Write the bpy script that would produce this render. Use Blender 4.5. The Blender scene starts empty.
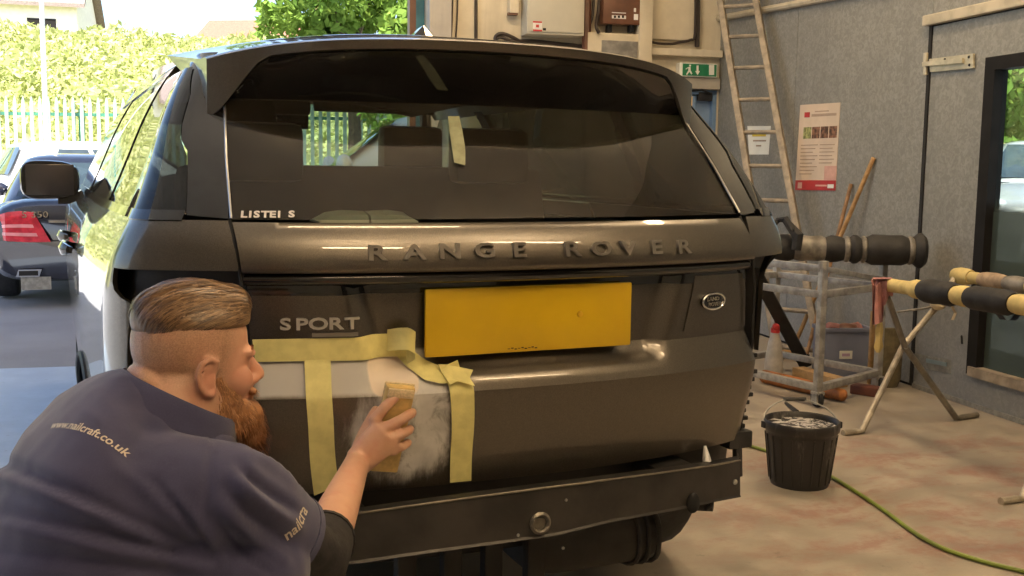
import bpy, bmesh, math, random
from math import sin, cos, pi, radians, sqrt, exp, atan2, floor, hypot
from mathutils import Vector, Matrix, noise
import numpy as np
SC = bpy.context.scene
COL = SC.collection
random.seed(7)
V = Vector

# ------------------------------------------------------------------ camera
FPX = 1050.0
CAM = V((-1.045, -2.23, 1.366))
AZ, PITCH, ROLL = 0.4115, -0.113, 0.013
c_f = V((sin(AZ)*cos(PITCH), cos(AZ)*cos(PITCH), sin(PITCH)))
c_r = V((cos(AZ), -sin(AZ), 0)); c_u = c_r.cross(c_f)
c_r, c_u = c_r*cos(ROLL)+c_u*sin(ROLL), c_u*cos(ROLL)-c_r*sin(ROLL)
cd = bpy.data.cameras.new('camera'); cam = bpy.data.objects.new('camera', cd); COL.objects.link(cam)
cd.sensor_width = 36; cd.lens = FPX/1024*36; cd.clip_start = .05; cd.clip_end = 400
cam.matrix_world = Matrix(((c_r.x, c_u.x, -c_f.x, CAM.x), (c_r.y, c_u.y, -c_f.y, CAM.y), (c_r.z, c_u.z, -c_f.z, CAM.z), (0, 0, 0, 1)))
SC.camera = cam

def ray(u, v): return c_f*FPX + c_r*(u-512) - c_u*(v-288)
def gp(u, v, z=0.0):
    d = ray(u, v); return CAM + d*((z-CAM.z)/d.z)
def hit(u, v, p, n):
    d = ray(u, v); return CAM + d*((V(p)-CAM).dot(n)/d.dot(n))
def dep(u, v, d):
    return CAM + ray(u, v)*(d/FPX)
def proj(P):
    d = V(P)-CAM; z = d.dot(c_f); return (512+FPX*d.dot(c_r)/z, 288-FPX*d.dot(c_u)/z, z)

# room frame: forward (along the right wall) and right
RAZ = radians(9.84)
RF = V((sin(RAZ), cos(RAZ), 0)); RR = V((cos(RAZ), -sin(RAZ), 0)); UP = V((0, 0, 1))
WLAT, WBACK, WFRONT, WLEFT, CEIL = 3.46, 6.6, -6.2, -4.6, 5.2
def rm(lat, fwd, z=0.0): return RR*lat + RF*fwd + UP*z
def wr(u, v, off=0.0): return hit(u, v, rm(WLAT-off, 0), RR)      # point on the right wall
def wb(u, v, off=0.0): return hit(u, v, rm(0, WBACK-off), RF)     # point on the back wall

# ------------------------------------------------------------------ world, sun, lights, exposure
w = bpy.data.worlds.new('world'); SC.world = w; w.use_nodes = True
nt = w.node_tree; nt.nodes.clear()
sky = nt.nodes.new('ShaderNodeTexSky'); sky.sky_type = 'NISHITA'; sky.sun_disc = False
sky.sun_elevation = radians(50); sky.sun_rotation = radians(190); sky.dust_density = 2.0
bg = nt.nodes.new('ShaderNodeBackground'); bg.inputs[1].default_value = 0.34
ou = nt.nodes.new('ShaderNodeOutputWorld')
nt.links.new(sky.outputs[0], bg.inputs[0]); nt.links.new(bg.outputs[0], ou.inputs[0])
sd = bpy.data.lights.new('sun', 'SUN'); sd.energy = 19.0; sd.angle = radians(.6); sd.color = (1, .95, .84)
so = bpy.data.objects.new('sun', sd); COL.objects.link(so)
SUNDIR = V((-.28, -.42, .86)).normalized()      # towards the sun: behind the workshop, to the left
so.rotation_euler = SUNDIR.to_track_quat('Z', 'Y').to_euler()
LAMPS = []   # (lat, fwd) of the ceiling batten lamps
def area(name, lat, fwd, z, sx, sy, e, col=(1, .72, .42)):
    d = bpy.data.lights.new(name, 'AREA'); d.shape = 'RECTANGLE'; d.size = sx; d.size_y = sy; d.energy = e; d.color = col
    o = bpy.data.objects.new(name, d); COL.objects.link(o)
    o.matrix_world = Matrix(((RR.x, RF.x, 0, 0), (RR.y, RF.y, 0, 0), (0, 0, 1, 0), (0, 0, 0, 1)))
    o.location = rm(lat, fwd, z); LAMPS.append((lat, fwd, z, sx, sy)); return o
LZ = 4.14
for la, fw, sx, sy, e in ((-.02, .77, 1.35, .09, 42), (.1, -3.45, 1.3, .16, 45), (2.4, 2.3, .2, 1.5, 62), (1.0, 4.7, 1.5, .2, 55), (2.3, -2.4, 1.4, .2, 42)):
    area('lamp_light', la, fw, LZ, sx, sy, e)
    up = area('added_uplight', la, fw, LZ+.14, sx, sy, e*(3.4 if fw < -2 else .8)); LAMPS.pop(); up.rotation_euler.rotate_axis('X', pi)   # added uplight: brightens the ceiling that the car paint reflects
SC.view_settings.view_transform = 'Standard'; SC.view_settings.look = 'None'
SC.view_settings.gamma = 1; SC.view_settings.exposure = 0.0
SC.view_settings.use_curve_mapping = False

# ------------------------------------------------------------------ mesh helpers
ROOTS = {}
class MB:
    def __init__(s): s.v = []; s.f = []; s.m = []; s.k = 0
    def add(s, vs, fs):
        b = len(s.v); s.v += [V(p) for p in vs]; s.f += [tuple(i+b for i in f) for f in fs]; s.m += [s.k]*len(fs); return s
    def box(s, c, size, R=None, bev=0.0):
        h = V(size)*.5; R = R or Matrix.Identity(3); c = V(c)
        if bev <= 0:
            vs = [c + R@V((x*h.x, y*h.y, z*h.z)) for x in (-1, 1) for y in (-1, 1) for z in (-1, 1)]
            return s.add(vs, [(0, 1, 3, 2), (4, 6, 7, 5), (0, 4, 5, 1), (2, 3, 7, 6), (0, 2, 6, 4), (1, 5, 7, 3)])
        bm = bmesh.new(); bmesh.ops.create_cube(bm, size=1)
        for v in bm.verts: v.co = V((v.co.x*size[0], v.co.y*size[1], v.co.z*size[2]))
        bmesh.ops.bevel(bm, geom=bm.edges[:], offset=bev, segments=2, affect='EDGES', profile=.6)
        return s.bm(bm, lambda p: c + R@p)
    def bm(s, bm, fn=lambda p: p):
        bm.verts.index_update(); vs = [fn(v.co.copy()) for v in bm.verts]; fs = [tuple(v.index for v in f.verts) for f in bm.faces]
        bm.free(); return s.add(vs, fs)
    def tube(s, pts, r, n=10, cap=True):
        pts = [V(p) for p in pts]; rr = r if isinstance(r, (list, tuple)) else [r]*len(pts)
        vs = []; fs = []; T = []
        for i in range(len(pts)):
            T.append((pts[min(i+1, len(pts)-1)]-pts[max(i-1, 0)]).normalized())
        a = T[0].orthogonal().normalized()
        for i, p in enumerate(pts):
            if i:
                q = T[i-1].rotation_difference(T[i]); a = q@a
            a = (a - T[i]*a.dot(T[i])).normalized(); b = T[i].cross(a)
            for j in range(n):
                t = 2*pi*j/n; vs.append(p + (a*cos(t)+b*sin(t))*rr[i])
        for i in range(len(pts)-1):
            for j in range(n):
                k = (j+1) % n; fs.append((i*n+j, i*n+k, (i+1)*n+k, (i+1)*n+j))
        if cap: fs.append(tuple(reversed(range(n)))); fs.append(tuple((len(pts)-1)*n+j for j in range(n)))
        return s.add(vs, fs)
    def loft(s, rings, cap=True, closed=True):
        n = len(rings[0]); vs = [p for r in rings for p in r]; fs = []
        for i in range(len(rings)-1):
            for j in range(n if closed else n-1):
                k = (j+1) % n; fs.append((i*n+j, i*n+k, (i+1)*n+k, (i+1)*n+j))
        if cap and closed: fs.append(tuple(reversed(range(n)))); fs.append(tuple((len(rings)-1)*n+j for j in range(n)))
        return s.add(vs, fs)
    def lathe(s, prof, c=(0, 0, 0), n=24, ax=UP):
        ax = V(ax).normalized(); a = ax.orthogonal().normalized(); b = ax.cross(a); c = V(c)
        return s.loft([[c + ax*h + (a*cos(2*pi*j/n)+b*sin(2*pi*j/n))*max(r, 1e-4) for j in range(n)] for r, h in prof])
    def grid(s, fn, nu, nv):
        vs = [fn(i/nu, j/nv) for j in range(nv+1) for i in range(nu+1)]
        return s.add(vs, [(j*(nu+1)+i, j*(nu+1)+i+1, (j+1)*(nu+1)+i+1, (j+1)*(nu+1)+i) for j in range(nv) for i in range(nu)])
    def prism(s, poly, th):
        """closed polygon of 3D points pushed along vector th"""
        n = len(poly); th = V(th); p = [V(q) for q in poly]
        return s.add(p+[q+th for q in p], [tuple(reversed(range(n))), tuple(range(n, 2*n))]+[(i, (i+1) % n, n+(i+1) % n, n+i) for i in range(n)])
    def ell(s, c, rad, R=None, nu=20, nv=12):
        R = R or Matrix.Identity(3); c = V(c); rings = []
        for j in range(1, nv):
            t = pi*j/nv; rings.append([c+R@V((rad[0]*sin(t)*cos(2*pi*i/nu), rad[1]*sin(t)*sin(2*pi*i/nu), rad[2]*cos(t))) for i in range(nu)])
        b = len(s.v); s.loft(rings, cap=False)
        m = len(s.v); s.add([c+R@V((0, 0, rad[2])), c-R@V((0, 0, rad[2]))], [])
        n = len(rings)
        s.f += [(m, b+i, b+(i+1) % nu) for i in range(nu)] + [(m+1, b+(n-1)*nu+(i+1) % nu, b+(n-1)*nu+i) for i in range(nu)]
        s.m += [s.k]*(2*nu); return s
    def build(s, name, mats, parent=None, smooth=True, ang=35, loc=None, fixn=True):
        me = bpy.data.meshes.new(name)
        if parent is not None: base = ROOTS[parent.name]
        else: base = V(loc) if loc is not None else V((0, 0, 0))
        me.from_pydata([tuple(p-base) for p in s.v], [], s.f)
        if fixn:
            bm = bmesh.new(); bm.from_mesh(me); bmesh.ops.recalc_face_normals(bm, faces=bm.faces[:]); bm.to_mesh(me); bm.free()
        for m in (mats if isinstance(mats, (list, tuple)) else [mats]): me.materials.append(m)
        me.polygons.foreach_set('material_index', s.m) if len(s.m) == len(me.polygons) else None
        if smooth:
            me.polygons.foreach_set('use_smooth', [True]*len(me.polygons))
            try: me.set_sharp_from_angle(angle=radians(ang))
            except Exception: pass
        me.update()
        o = bpy.data.objects.new(name, me); COL.objects.link(o)
        if parent is not None: o.parent = parent; ROOTS[o.name] = base
        else: o.location = base; ROOTS[o.name] = base
        return o
def tag(o, label=None, cat=None, group=None, kind=None):
    if label: o['label'] = label
    if cat: o['category'] = cat
    if group: o['group'] = group
    if kind: o['kind'] = kind
    return o
def thing(name, loc, label, cat, group=None):
    o = bpy.data.objects.new(name, None); COL.objects.link(o); o.location = loc; o.empty_display_size = .1
    ROOTS[o.name] = V(loc); return tag(o, label, cat, group)
def struct(name, mb, m, parent=None, smooth=False, **k):
    o = mb.build(name, m, parent, smooth=smooth, **k)
    if parent is None: o['kind'] = 'structure'
    return o
def copy_tree(o, parent=None):
    c = o.copy(); COL.objects.link(c); c.parent = parent
    for ch in [x for x in bpy.data.objects if x.parent == o]: copy_tree(ch, c)
    return c
def twin(o, parent, M):
    """second object sharing the mesh, parented, moved by matrix M in the parent's space"""
    c = o.copy(); COL.objects.link(c); c.parent = parent; c.matrix_local = M; return c
def frame3(x=None, y=None, z=None):
    return Matrix((x, y, z)).transposed()
RM3 = frame3(RR, RF, UP)
def text_mesh(name, s, size, depth, m, parent, origin, xa, ya, align='LEFT', bold=0.0, spacing=1.0, xs=1.0, shear=0.0, loc=None):
    cu = bpy.data.curves.new(name, 'FONT'); cu.body = s; cu.size = size; cu.extrude = depth; cu.align_x = align
    cu.offset = bold; cu.space_character = spacing; cu.shear = shear; cu.resolution_u = 3
    t = bpy.data.objects.new(name, cu); COL.objects.link(t)
    dg = bpy.context.evaluated_depsgraph_get(); me = bpy.data.meshes.new_from_object(t.evaluated_get(dg)); bpy.data.objects.remove(t)
    xa = V(xa).normalized(); ya = V(ya); ya = (ya-xa*ya.dot(xa)).normalized(); za = xa.cross(ya); origin = V(origin)
    base = ROOTS[parent.name] if parent is not None else V(loc or origin)
    for v in me.vertices: v.co = origin + xa*v.co.x*xs + ya*v.co.y + za*v.co.z - base
    me.materials.clear(); me.materials.append(m); me.name = name
    o = bpy.data.objects.new(name, me); COL.objects.link(o)
    if parent is not None: o.parent = parent
    else: o.location = base
    ROOTS[o.name] = base
    return o

# ------------------------------------------------------------------ materials
def srgb(r, g, b):
    f = lambda c: (c/255/12.92 if c/255 <= .04045 else ((c/255+.055)/1.055)**2.4)
    return (f(r), f(g), f(b))
class NT:
    def __init__(s, name):
        s.m = bpy.data.materials.new(name); s.m.use_nodes = True; s.t = s.m.node_tree; s.t.nodes.clear()
        s.out = s.n('ShaderNodeOutputMaterial'); s.tc = s.n('ShaderNodeTexCoord')
    def n(s, typ, **k):
        d = s.t.nodes.new(typ)
        for a, b in k.items(): setattr(d, a, b)
        return d
    def l(s, a, b): s.t.links.new(a, b)
    def sock(s, inp, val):
        if hasattr(val, 'is_linked') or hasattr(val, 'links'): s.l(val, inp)
        else:
            if isinstance(val, (tuple, list)) and len(val) == 3 and inp.type == 'RGBA': val = (*val, 1)
            inp.default_value = val
    def noise(s, scale, detail=4, rough=.55, dist=0, co=None, out=0):
        d = s.n('ShaderNodeTexNoise'); d.inputs['Scale'].default_value = scale; d.inputs['Detail'].default_value = detail
        d.inputs['Roughness'].default_value = rough; d.inputs['Distortion'].default_value = dist
        s.l(co if co is not None else s.tc.outputs['Object'], d.inputs['Vector']); return d.outputs[out]
    def map(s, sc=(1, 1, 1), loc=(0, 0, 0), rot=(0, 0, 0), co=None):
        d = s.n('ShaderNodeMapping'); d.inputs['Scale'].default_value = sc; d.inputs['Location'].default_value = loc; d.inputs['Rotation'].default_value = rot
        s.l(co if co is not None else s.tc.outputs['Object'], d.inputs['Vector']); return d.outputs[0]
    def math(s, op, a, b=0.0, c=None, clamp=False):
        d = s.n('ShaderNodeMath', operation=op); d.use_clamp = clamp; s.sock(d.inputs[0], a); s.sock(d.inputs[1], b)
        if c is not None: s.sock(d.inputs[2], c)
        return d.outputs[0]
    def ramp(s, x, a, b, lo=0.0, hi=1.0):
        d = s.n('ShaderNodeMapRange', interpolation_type='SMOOTHSTEP'); s.sock(d.inputs[0], x)
        for i, q in enumerate((a, b, lo, hi)): d.inputs[i+1].default_value = q
        return d.outputs[0]
    def mix(s, f, a, b, mode='MIX'):
        d = s.n('ShaderNodeMix', data_type='RGBA', blend_type=mode); s.sock(d.inputs[0], f); s.sock(d.inputs[6], a); s.sock(d.inputs[7], b); return d.outputs[2]
    def xyz(s, co=None):
        d = s.n('ShaderNodeSeparateXYZ'); s.l(co if co is not None else s.tc.outputs['Object'], d.inputs[0]); return d.outputs
    def bump(s, h, st=.3, dist=.01):
        d = s.n('ShaderNodeBump'); d.inputs['Strength'].default_value = st; d.inputs['Distance'].default_value = dist; s.l(h, d.inputs['Height']); return d.outputs[0]
    def bsdf(s, col, rough=.5, metal=0.0, coat=0.0, normal=None, **k):
        d = s.n('ShaderNodeBsdfPrincipled'); s.sock(d.inputs['Base Color'], col); s.sock(d.inputs['Roughness'], rough); s.sock(d.inputs['Metallic'], metal)
        s.sock(d.inputs['Coat Weight'], coat); d.inputs['Coat Roughness'].default_value = .03
        if normal is not None: s.l(normal, d.inputs['Normal'])
        for a, b in k.items(): s.sock(d.inputs[a], b)
        return d.outputs[0]
    def done(s, sh): s.l(sh, s.out.inputs[0]); return s.m
def thin_fresnel(n):
    """reflectance of a thin pane, the same from both sides"""
    lw = n.n('ShaderNodeLayerWeight'); lw.inputs[0].default_value = .5
    return n.math('ADD', .045, n.math('MULTIPLY', n.math('POWER', lw.outputs['Facing'], 5.0), .9))
MATS = {}
def mat(name, col, rough=.5, metal=0.0, coat=0.0, var=.12, scale=6, bump=0.0, bscale=80, col2=None, spec=.5, detail=4, sheen=0.0):
    if name in MATS: return MATS[name]
    n = NT(name); f = n.ramp(n.noise(scale, detail), .32, .68)
    c1 = tuple(c*(1-var) for c in col); c2 = col2 or tuple(min(1, c*(1+var)) for c in col)
    nm = n.bump(n.noise(bscale, 3), bump, .004) if bump else None
    MATS[name] = n.done(n.bsdf(n.mix(f, c1, c2), rough, metal, coat, nm, **{'Specular IOR Level': spec, 'Sheen Weight': sheen})); return MATS[name]
# ================================================================== SETTING
def floor_mat():
    n = NT('workshop_floor'); x, y, z = n.xyz()
    big = n.noise(.9, 5, .6); mid = n.noise(5, 6, .65); fine = n.noise(60, 4)
    c = n.mix(n.ramp(mid, .3, .7), (.225, .198, .16), (.32, .283, .23))
    c = n.mix(n.math('MULTIPLY', n.ramp(big, .5, .7), .45), c, (.36, .315, .24))
    stretch = n.noise(2.1, 6, .7, .4, co=n.map((1, 2.2, 1), (3.1, 1.7, 0), (0, 0, .5)))
    gx = n.math('MULTIPLY', n.math('SUBTRACT', x, 2.55), .62); gy = n.math('MULTIPLY', n.math('SUBTRACT', y, .95), .75)
    rr = n.math('ADD', n.math('MULTIPLY', gx, gx), n.math('MULTIPLY', gy, gy))
    reg = n.ramp(rr, .15, 1.3, 1, .12)
    red = n.math('MULTIPLY', n.math('MULTIPLY', n.ramp(stretch, .44, .60), n.ramp(n.noise(17, 6, .75), .36, .58, .25, 1)), reg)
    c = n.mix(n.math('MULTIPLY', red, .72), c, (.235, .115, .095))
    c = n.mix(n.math('MULTIPLY', n.ramp(n.noise(9, 6, .75), .60, .70), .5), c, (.14, .12, .10))
    c = n.mix(n.math('MULTIPLY', n.ramp(n.noise(130, 2), .66, .74), .55), c, (.16, .14, .12))
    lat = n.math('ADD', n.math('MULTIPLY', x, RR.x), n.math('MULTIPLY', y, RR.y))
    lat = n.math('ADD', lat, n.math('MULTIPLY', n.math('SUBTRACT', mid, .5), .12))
    blue = n.ramp(lat, -1.15, -1.35)  # bluish daylight cast mixed into the floor colour on the left
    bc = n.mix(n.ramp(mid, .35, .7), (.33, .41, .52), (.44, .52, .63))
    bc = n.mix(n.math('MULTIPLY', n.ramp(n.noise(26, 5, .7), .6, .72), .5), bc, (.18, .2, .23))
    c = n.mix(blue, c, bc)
    return n.done(n.bsdf(c, n.ramp(mid, .3, .7, .38, .6), 0, 0, n.bump(n.math('ADD', mid, n.math('MULTIPLY', fine, .4)), .18, .006)))
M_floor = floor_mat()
def tarmac_mat():
    n = NT('tarmac'); f = n.noise(1.2, 5); g = n.noise(160, 3)
    c = n.mix(n.ramp(f, .3, .7), (.17, .17, .19), (.25, .25, .27)); c = n.mix(n.ramp(g, .4, .7), c, (.36, .36, .38))
    return n.done(n.bsdf(c, .85, 0, 0, n.bump(g, .4, .01)))
M_tar = tarmac_mat()
def wallpanel_mat():
    n = NT('mottled_grey_sheet'); x, y, z = n.xyz()
    f = n.noise(3.0, 5, .6); g = n.noise(34, 3, .6, 1.0)
    c = n.mix(n.ramp(g, .38, .66), (.205, .203, .184), (.28, .277, .25))
    c = n.mix(n.math('MULTIPLY', n.ramp(f, .45, .7), .35), c, (.175, .175, .16))
    st = n.noise(4, 5, .6, .3, co=n.map((1, 1, .09)))
    c = n.mix(n.math('MULTIPLY', n.ramp(st, .55, .72), .35), c, (.17, .165, .15))
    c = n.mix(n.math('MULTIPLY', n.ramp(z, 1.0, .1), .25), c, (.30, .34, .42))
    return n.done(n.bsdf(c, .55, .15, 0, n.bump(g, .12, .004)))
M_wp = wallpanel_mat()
def plaster(name, a, b, sc=3):
    n = NT(name); f = n.noise(sc, 6, .6); st = n.noise(5, 5, .6, .3, co=n.map((1, 1, .12)))
    c = n.mix(n.ramp(f, .3, .7), a, b); c = n.mix(n.math('MULTIPLY', n.ramp(st, .52, .75), .35), c, tuple(q*.55 for q in a))
    return n.done(n.bsdf(c, .7, 0, 0, n.bump(n.noise(60, 3), .1, .004)))
M_cream = plaster('cream_paint', (.56, .50, .38), (.70, .63, .48))
M_lintel = plaster('grey_lintel', (.36, .33, .27), (.45, .41, .34))
M_ceil = plaster('ceiling_white', (.66, .64, .6), (.76, .74, .7))
M_dark = mat('dark_gap', (.012, .012, .013), .9, var=.2)
M_brick = plaster('painted_block', (.26, .24, .21), (.34, .31, .28))

# floor and yard
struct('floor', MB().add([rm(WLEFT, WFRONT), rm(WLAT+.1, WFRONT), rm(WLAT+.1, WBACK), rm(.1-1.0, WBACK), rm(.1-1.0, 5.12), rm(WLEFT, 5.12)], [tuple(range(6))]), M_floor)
struct('yard_tarmac', MB().add([V((-60, -20, -.012)), V((60, -20, -.012)), V((60, 70, -.012)), V((-60, 70, -.012))], [(0, 1, 2, 3)]), M_tar)
# ceiling slab with a roof overhang toward the yard
mb = MB(); mb.box(rm((WLEFT+WLAT)/2, (WFRONT+WBACK)/2, CEIL+.12), (WLAT-WLEFT+.6, WBACK-WFRONT+.4, .24), RM3); struct('ceiling', mb, M_ceil)
# rear wall behind the camera, plus a low left side wall with the big daylight doorway beyond it
mb = MB(); mb.box(rm((WLEFT+WLAT)/2, WFRONT-.1, CEIL/2), (WLAT-WLEFT+.6, .2, CEIL), RM3); struct('wall_front', mb, M_brick)
mb = MB(); mb.box(rm(WLEFT-.1, (WFRONT-1.5)/2, CEIL/2), (.2, -1.5-WFRONT, CEIL), RM3); struct('wall_left', mb, M_brick)

# right wall: mottled sheets with recessed joints on a dark batten wall, opening for the door window
def rw(u, v, off=0.0):
    P = wr(u, v, off); return (P.dot(RF), P.z)
DF0, DZ1 = rw(931, 26); DF0 -= .02            # door: hinge side (far), top
DF1 = DF0-1.72
WZ1 = rw(989, 58)[1]; WZ0 = rw(966, 372)[1]; WF0 = rw(981, 200)[0]; WF1 = DF1+.18
def rbox(mb, f0, f1, z0, z1, d0, d1, bev=0.0):
    """box on the right wall, from fwd f0..f1, height z0..z1, standing d0..d1 proud of the wall line"""
    return mb.box(rm(WLAT-(d0+d1)/2, (f0+f1)/2, (z0+z1)/2), (abs(d1-d0), abs(f1-f0), abs(z1-z0)), RM3, bev)
mb = MB(); rbox(mb, DF0, WBACK+.2, 0, CEIL, -.2, -.012); rbox(mb, WFRONT, DF1, 0, CEIL, -.2, -.012); rbox(mb, DF1, DF0, DZ1, CEIL, -.2, -.012)
wall_right = struct('wall_right', mb, M_dark)
seams = [WBACK, rw(797, 60)[0], DF0]
for a, b in zip(seams[:-1], seams[1:]):
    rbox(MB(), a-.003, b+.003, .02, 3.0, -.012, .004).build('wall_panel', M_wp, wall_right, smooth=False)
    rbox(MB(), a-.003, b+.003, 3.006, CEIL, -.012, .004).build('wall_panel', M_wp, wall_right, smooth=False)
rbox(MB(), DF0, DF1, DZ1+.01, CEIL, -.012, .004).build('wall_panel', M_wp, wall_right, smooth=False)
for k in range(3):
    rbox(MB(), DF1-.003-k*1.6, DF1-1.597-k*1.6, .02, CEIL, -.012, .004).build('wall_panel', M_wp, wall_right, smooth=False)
# door in the right wall
M_wfr = mat('black_window_frame', (.010, .009, .009), .7, var=.25, spec=.2)
M_sill = mat('timber_sill', (.30, .25, .19), .6, var=.25, scale=12)
M_galv = mat('galvanised', (.33, .33, .31), .45, .6, var=.2, scale=25)
mb = MB()
for a in ((DF0-.015, WF0+.0, .03, DZ1-.01), (WF1, DF1+.01, .03, DZ1-.01), (WF0, WF1, .03, WZ0), (WF0, WF1, WZ1, DZ1-.01)): rbox(mb, *a, -.05, .012)
door = struct('door_1', mb, M_wp)
def _door_part(name, m, *boxes):
    q = MB()
    for b in boxes: rbox(q, *b)
    return q.build(name, m, door, smooth=False)
fw_ = .085
_door_part('window_frame', M_wfr, (WF0, WF0-fw_, WZ0, WZ1, -.06, .03), (WF1+fw_, WF1, WZ0, WZ1, -.06, .03), (WF0-fw_, WF1+fw_, WZ1-.075, WZ1, -.06, .03))
_door_part('window_sill', M_sill, (WF0-.03, WF1+.0, WZ0-.005, WZ0+.05, -.06, .045))
def pane_mat():
    n = NT('door_glass_dark_below'); z = n.xyz()[2]
    tr = n.n('ShaderNodeBsdfTransparent'); tr.inputs[0].default_value = (.84, .90, .87, 1)
    gl = n.n('ShaderNodeBsdfGlossy'); gl.inputs['Roughness'].default_value = .03
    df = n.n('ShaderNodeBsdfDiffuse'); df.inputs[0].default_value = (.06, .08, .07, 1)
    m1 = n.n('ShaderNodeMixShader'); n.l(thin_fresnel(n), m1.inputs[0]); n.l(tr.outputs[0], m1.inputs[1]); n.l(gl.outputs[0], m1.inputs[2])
    m2 = n.n('ShaderNodeMixShader'); n.l(n.math('ADD', n.ramp(n.noise(5, 5, .6), .4, .8, .01, .08), n.ramp(z, 1.235, 1.15, 0, .80)), m2.inputs[0]); n.l(m1.outputs[0], m2.inputs[1]); n.l(df.outputs[0], m2.inputs[2])  # dark diffuse tone added to the lower pane, denser towards the bottom
    return n.done(m2.outputs[0])
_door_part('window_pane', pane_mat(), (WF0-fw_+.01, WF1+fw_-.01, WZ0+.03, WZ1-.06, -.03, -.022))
_door_part('door_edge', M_dark, (DF0+.006, DF0-.022, .02, DZ1, .0, .022))
_door_part('kick_strip', M_galv, (DF0-.02, DF1, .0, .03, -.02, .02))
# top trim: pale pipe-like rail over the door, sloping batten further along
M_rail = mat('pale_rail', (.42, .37, .27), .55, var=.15, scale=8)
f0, z0 = rw(929, 21); f1 = DF1-1.5
mb = MB(); rbox(mb, f0, f1, z0-.035, z0+.03, .004, .05, .008); struct('trim_1', mb, M_rail)
P, Q = wr(727, 17, .03), wr(817, 0, .03); dirn = (Q-P).normalized()
mb = MB(); mb.tube([P-dirn*.25, Q+dirn*1.6], .028, 8); struct('trim_2', mb, M_rail, smooth=True)

# back wall
def bl(u, v, off=0.0):
    P = wb(u, v, off); return (P.dot(RR), P.z)
def bbox(mb, u0, v0, u1, v1, d0, d1, bev=0.0):
    """box on the back wall whose front face (d1 proud) covers these picture corners"""
    a = bl(u0, v0, d1); b = bl(u1, v1, d1)
    return mb.box(rm((a[0]+b[0])/2, WBACK-(d0+d1)/2, (a[1]+b[1])/2), (abs(b[0]-a[0]), abs(d1-d0), abs(b[1]-a[1])), RM3, bev)
LJ = bl(428, 20)[0]; DR = bl(716, 100)[0]; DL = DR-.84; DT = bl(700, 90)[1]
def bz(mb, l0, l1, z0, z1, d0, d1, bev=0.0):
    return mb.box(rm((l0+l1)/2, WBACK-(d0+d1)/2, (z0+z1)/2), (abs(l1-l0), abs(d1-d0), abs(z1-z0)), RM3, bev)
mb = MB(); bz(mb, LJ, DL, 0, CEIL, -.2, 0); bz(mb, DL, DR, DT, CEIL, -.2, 0); bz(mb, DR, WLAT+.2, 0, CEIL, -.2, 0)
struct('wall_back', mb, M_cream)
mb = MB(); bbox(mb, 430, -40, 449, 400, 0, .12); struct('pillar', mb, plaster('grey_pillar', (.40, .37, .33), (.50, .47, .41)))
mb = MB(); bz(mb, bl(645, 57)[0], WLAT-.02, bl(680, 57)[1], bl(680, 50)[1], 0, .10, .006); struct('trim_3', mb, M_cream)
mb = MB(); bz(mb, bl(655, 90)[0], WLAT-.02, bl(690, 89)[1], bl(690, 78)[1], 0, .06); struct('trim_4', mb, M_lintel)
# blue door in the back wall
M_blue = mat('blue_door_paint', (.20, .30, .45), .5, var=.15, scale=5)
M_bluef = mat('blue_frame_paint', (.13, .22, .36), .5, var=.15, scale=5)
n = NT('lit_room_window'); em = n.n('ShaderNodeEmission'); em.inputs[1].default_value = .55
n.l(n.mix(n.noise(5, 3), (1, .62, .28), (.9, .5, .2)), em.inputs[0]); M_lit = n.done(em.outputs[0])
mb = MB(); bz(mb, DL+.04, DR-.04, 0.01, DT-.04, -.10, -.04, .004); d2 = struct('door_2', mb, M_blue, smooth=True)
mb = MB(); bz(mb, DL, DL+.05, 0, DT, -.14, .012); bz(mb, DR-.04, DR, 0, DT, -.14, .012); bz(mb, DL, DR, DT-.04, DT, -.14, .012); mb.build('door_frame', M_bluef, d2, smooth=False)
mb = MB(); q0 = bl(655, 92)[0]; q1 = bl(693, 130); mb2 = MB(); bz(mb2, q0, q1[0], q1[1]-.02, bl(690, 96)[1], -.045, -.036); mb2.build('lit_pane', M_lit, d2, smooth=False)
mb = MB(); bz(mb, q1[0], q1[0]+.035, .02, DT-.05, -.05, -.02, .004); mb.build('glazing_bead', M_bluef, d2)
M_blk = mat('black_plastic', (.018, .018, .02), .45, var=.2)
mb = MB(); bbox(mb, 699, 92, 712, 101, -.04, .02, .005); mb.tube([wb(712, 94, .03), wb(702, 90, .05), wb(692, 91, .02)], .008, 6); mb.build('door_closer', M_blk, d2)
mb = MB(); bbox(mb, 701, 124, 706, 137, -.04, 0, .004); mb.tube([wb(704, 129, .02), wb(704, 129, .06), wb(698, 129, .06)], .009, 8); bbox(mb, 702, 143, 706, 149, -.04, -.02, .003); mb.build('door_handle', M_blk, d2)
# ================================================================== OUTSIDE
def leaf_mat(name, a, b, tr=.35):
    n = NT(name); c = n.mix(n.ramp(n.noise(1.1, 4), .3, .7), a, b)
    df = n.n('ShaderNodeBsdfDiffuse'); n.l(c, df.inputs[0]); t = n.n('ShaderNodeBsdfTranslucent'); n.l(n.mix(.4, c, (.5, .6, .1)), t.inputs[0])
    m = n.n('ShaderNodeMixShader'); m.inputs[0].default_value = tr; n.l(df.outputs[0], m.inputs[1]); n.l(t.outputs[0], m.inputs[2])
    return n.done(m.outputs[0])
M_hedge = leaf_mat('hedge_leaf', (.36, .40, .17), (.58, .58, .32))
M_tree = leaf_mat('tree_leaf', (.10, .19, .04), (.22, .34, .07))
M_tree2 = leaf_mat('tree_leaf_deep', (.045, .10, .02), (.11, .19, .04))
M_bark = mat('bark', (.10, .075, .05), .9, var=.4, scale=15)
rng = np.random.default_rng(5)
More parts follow.
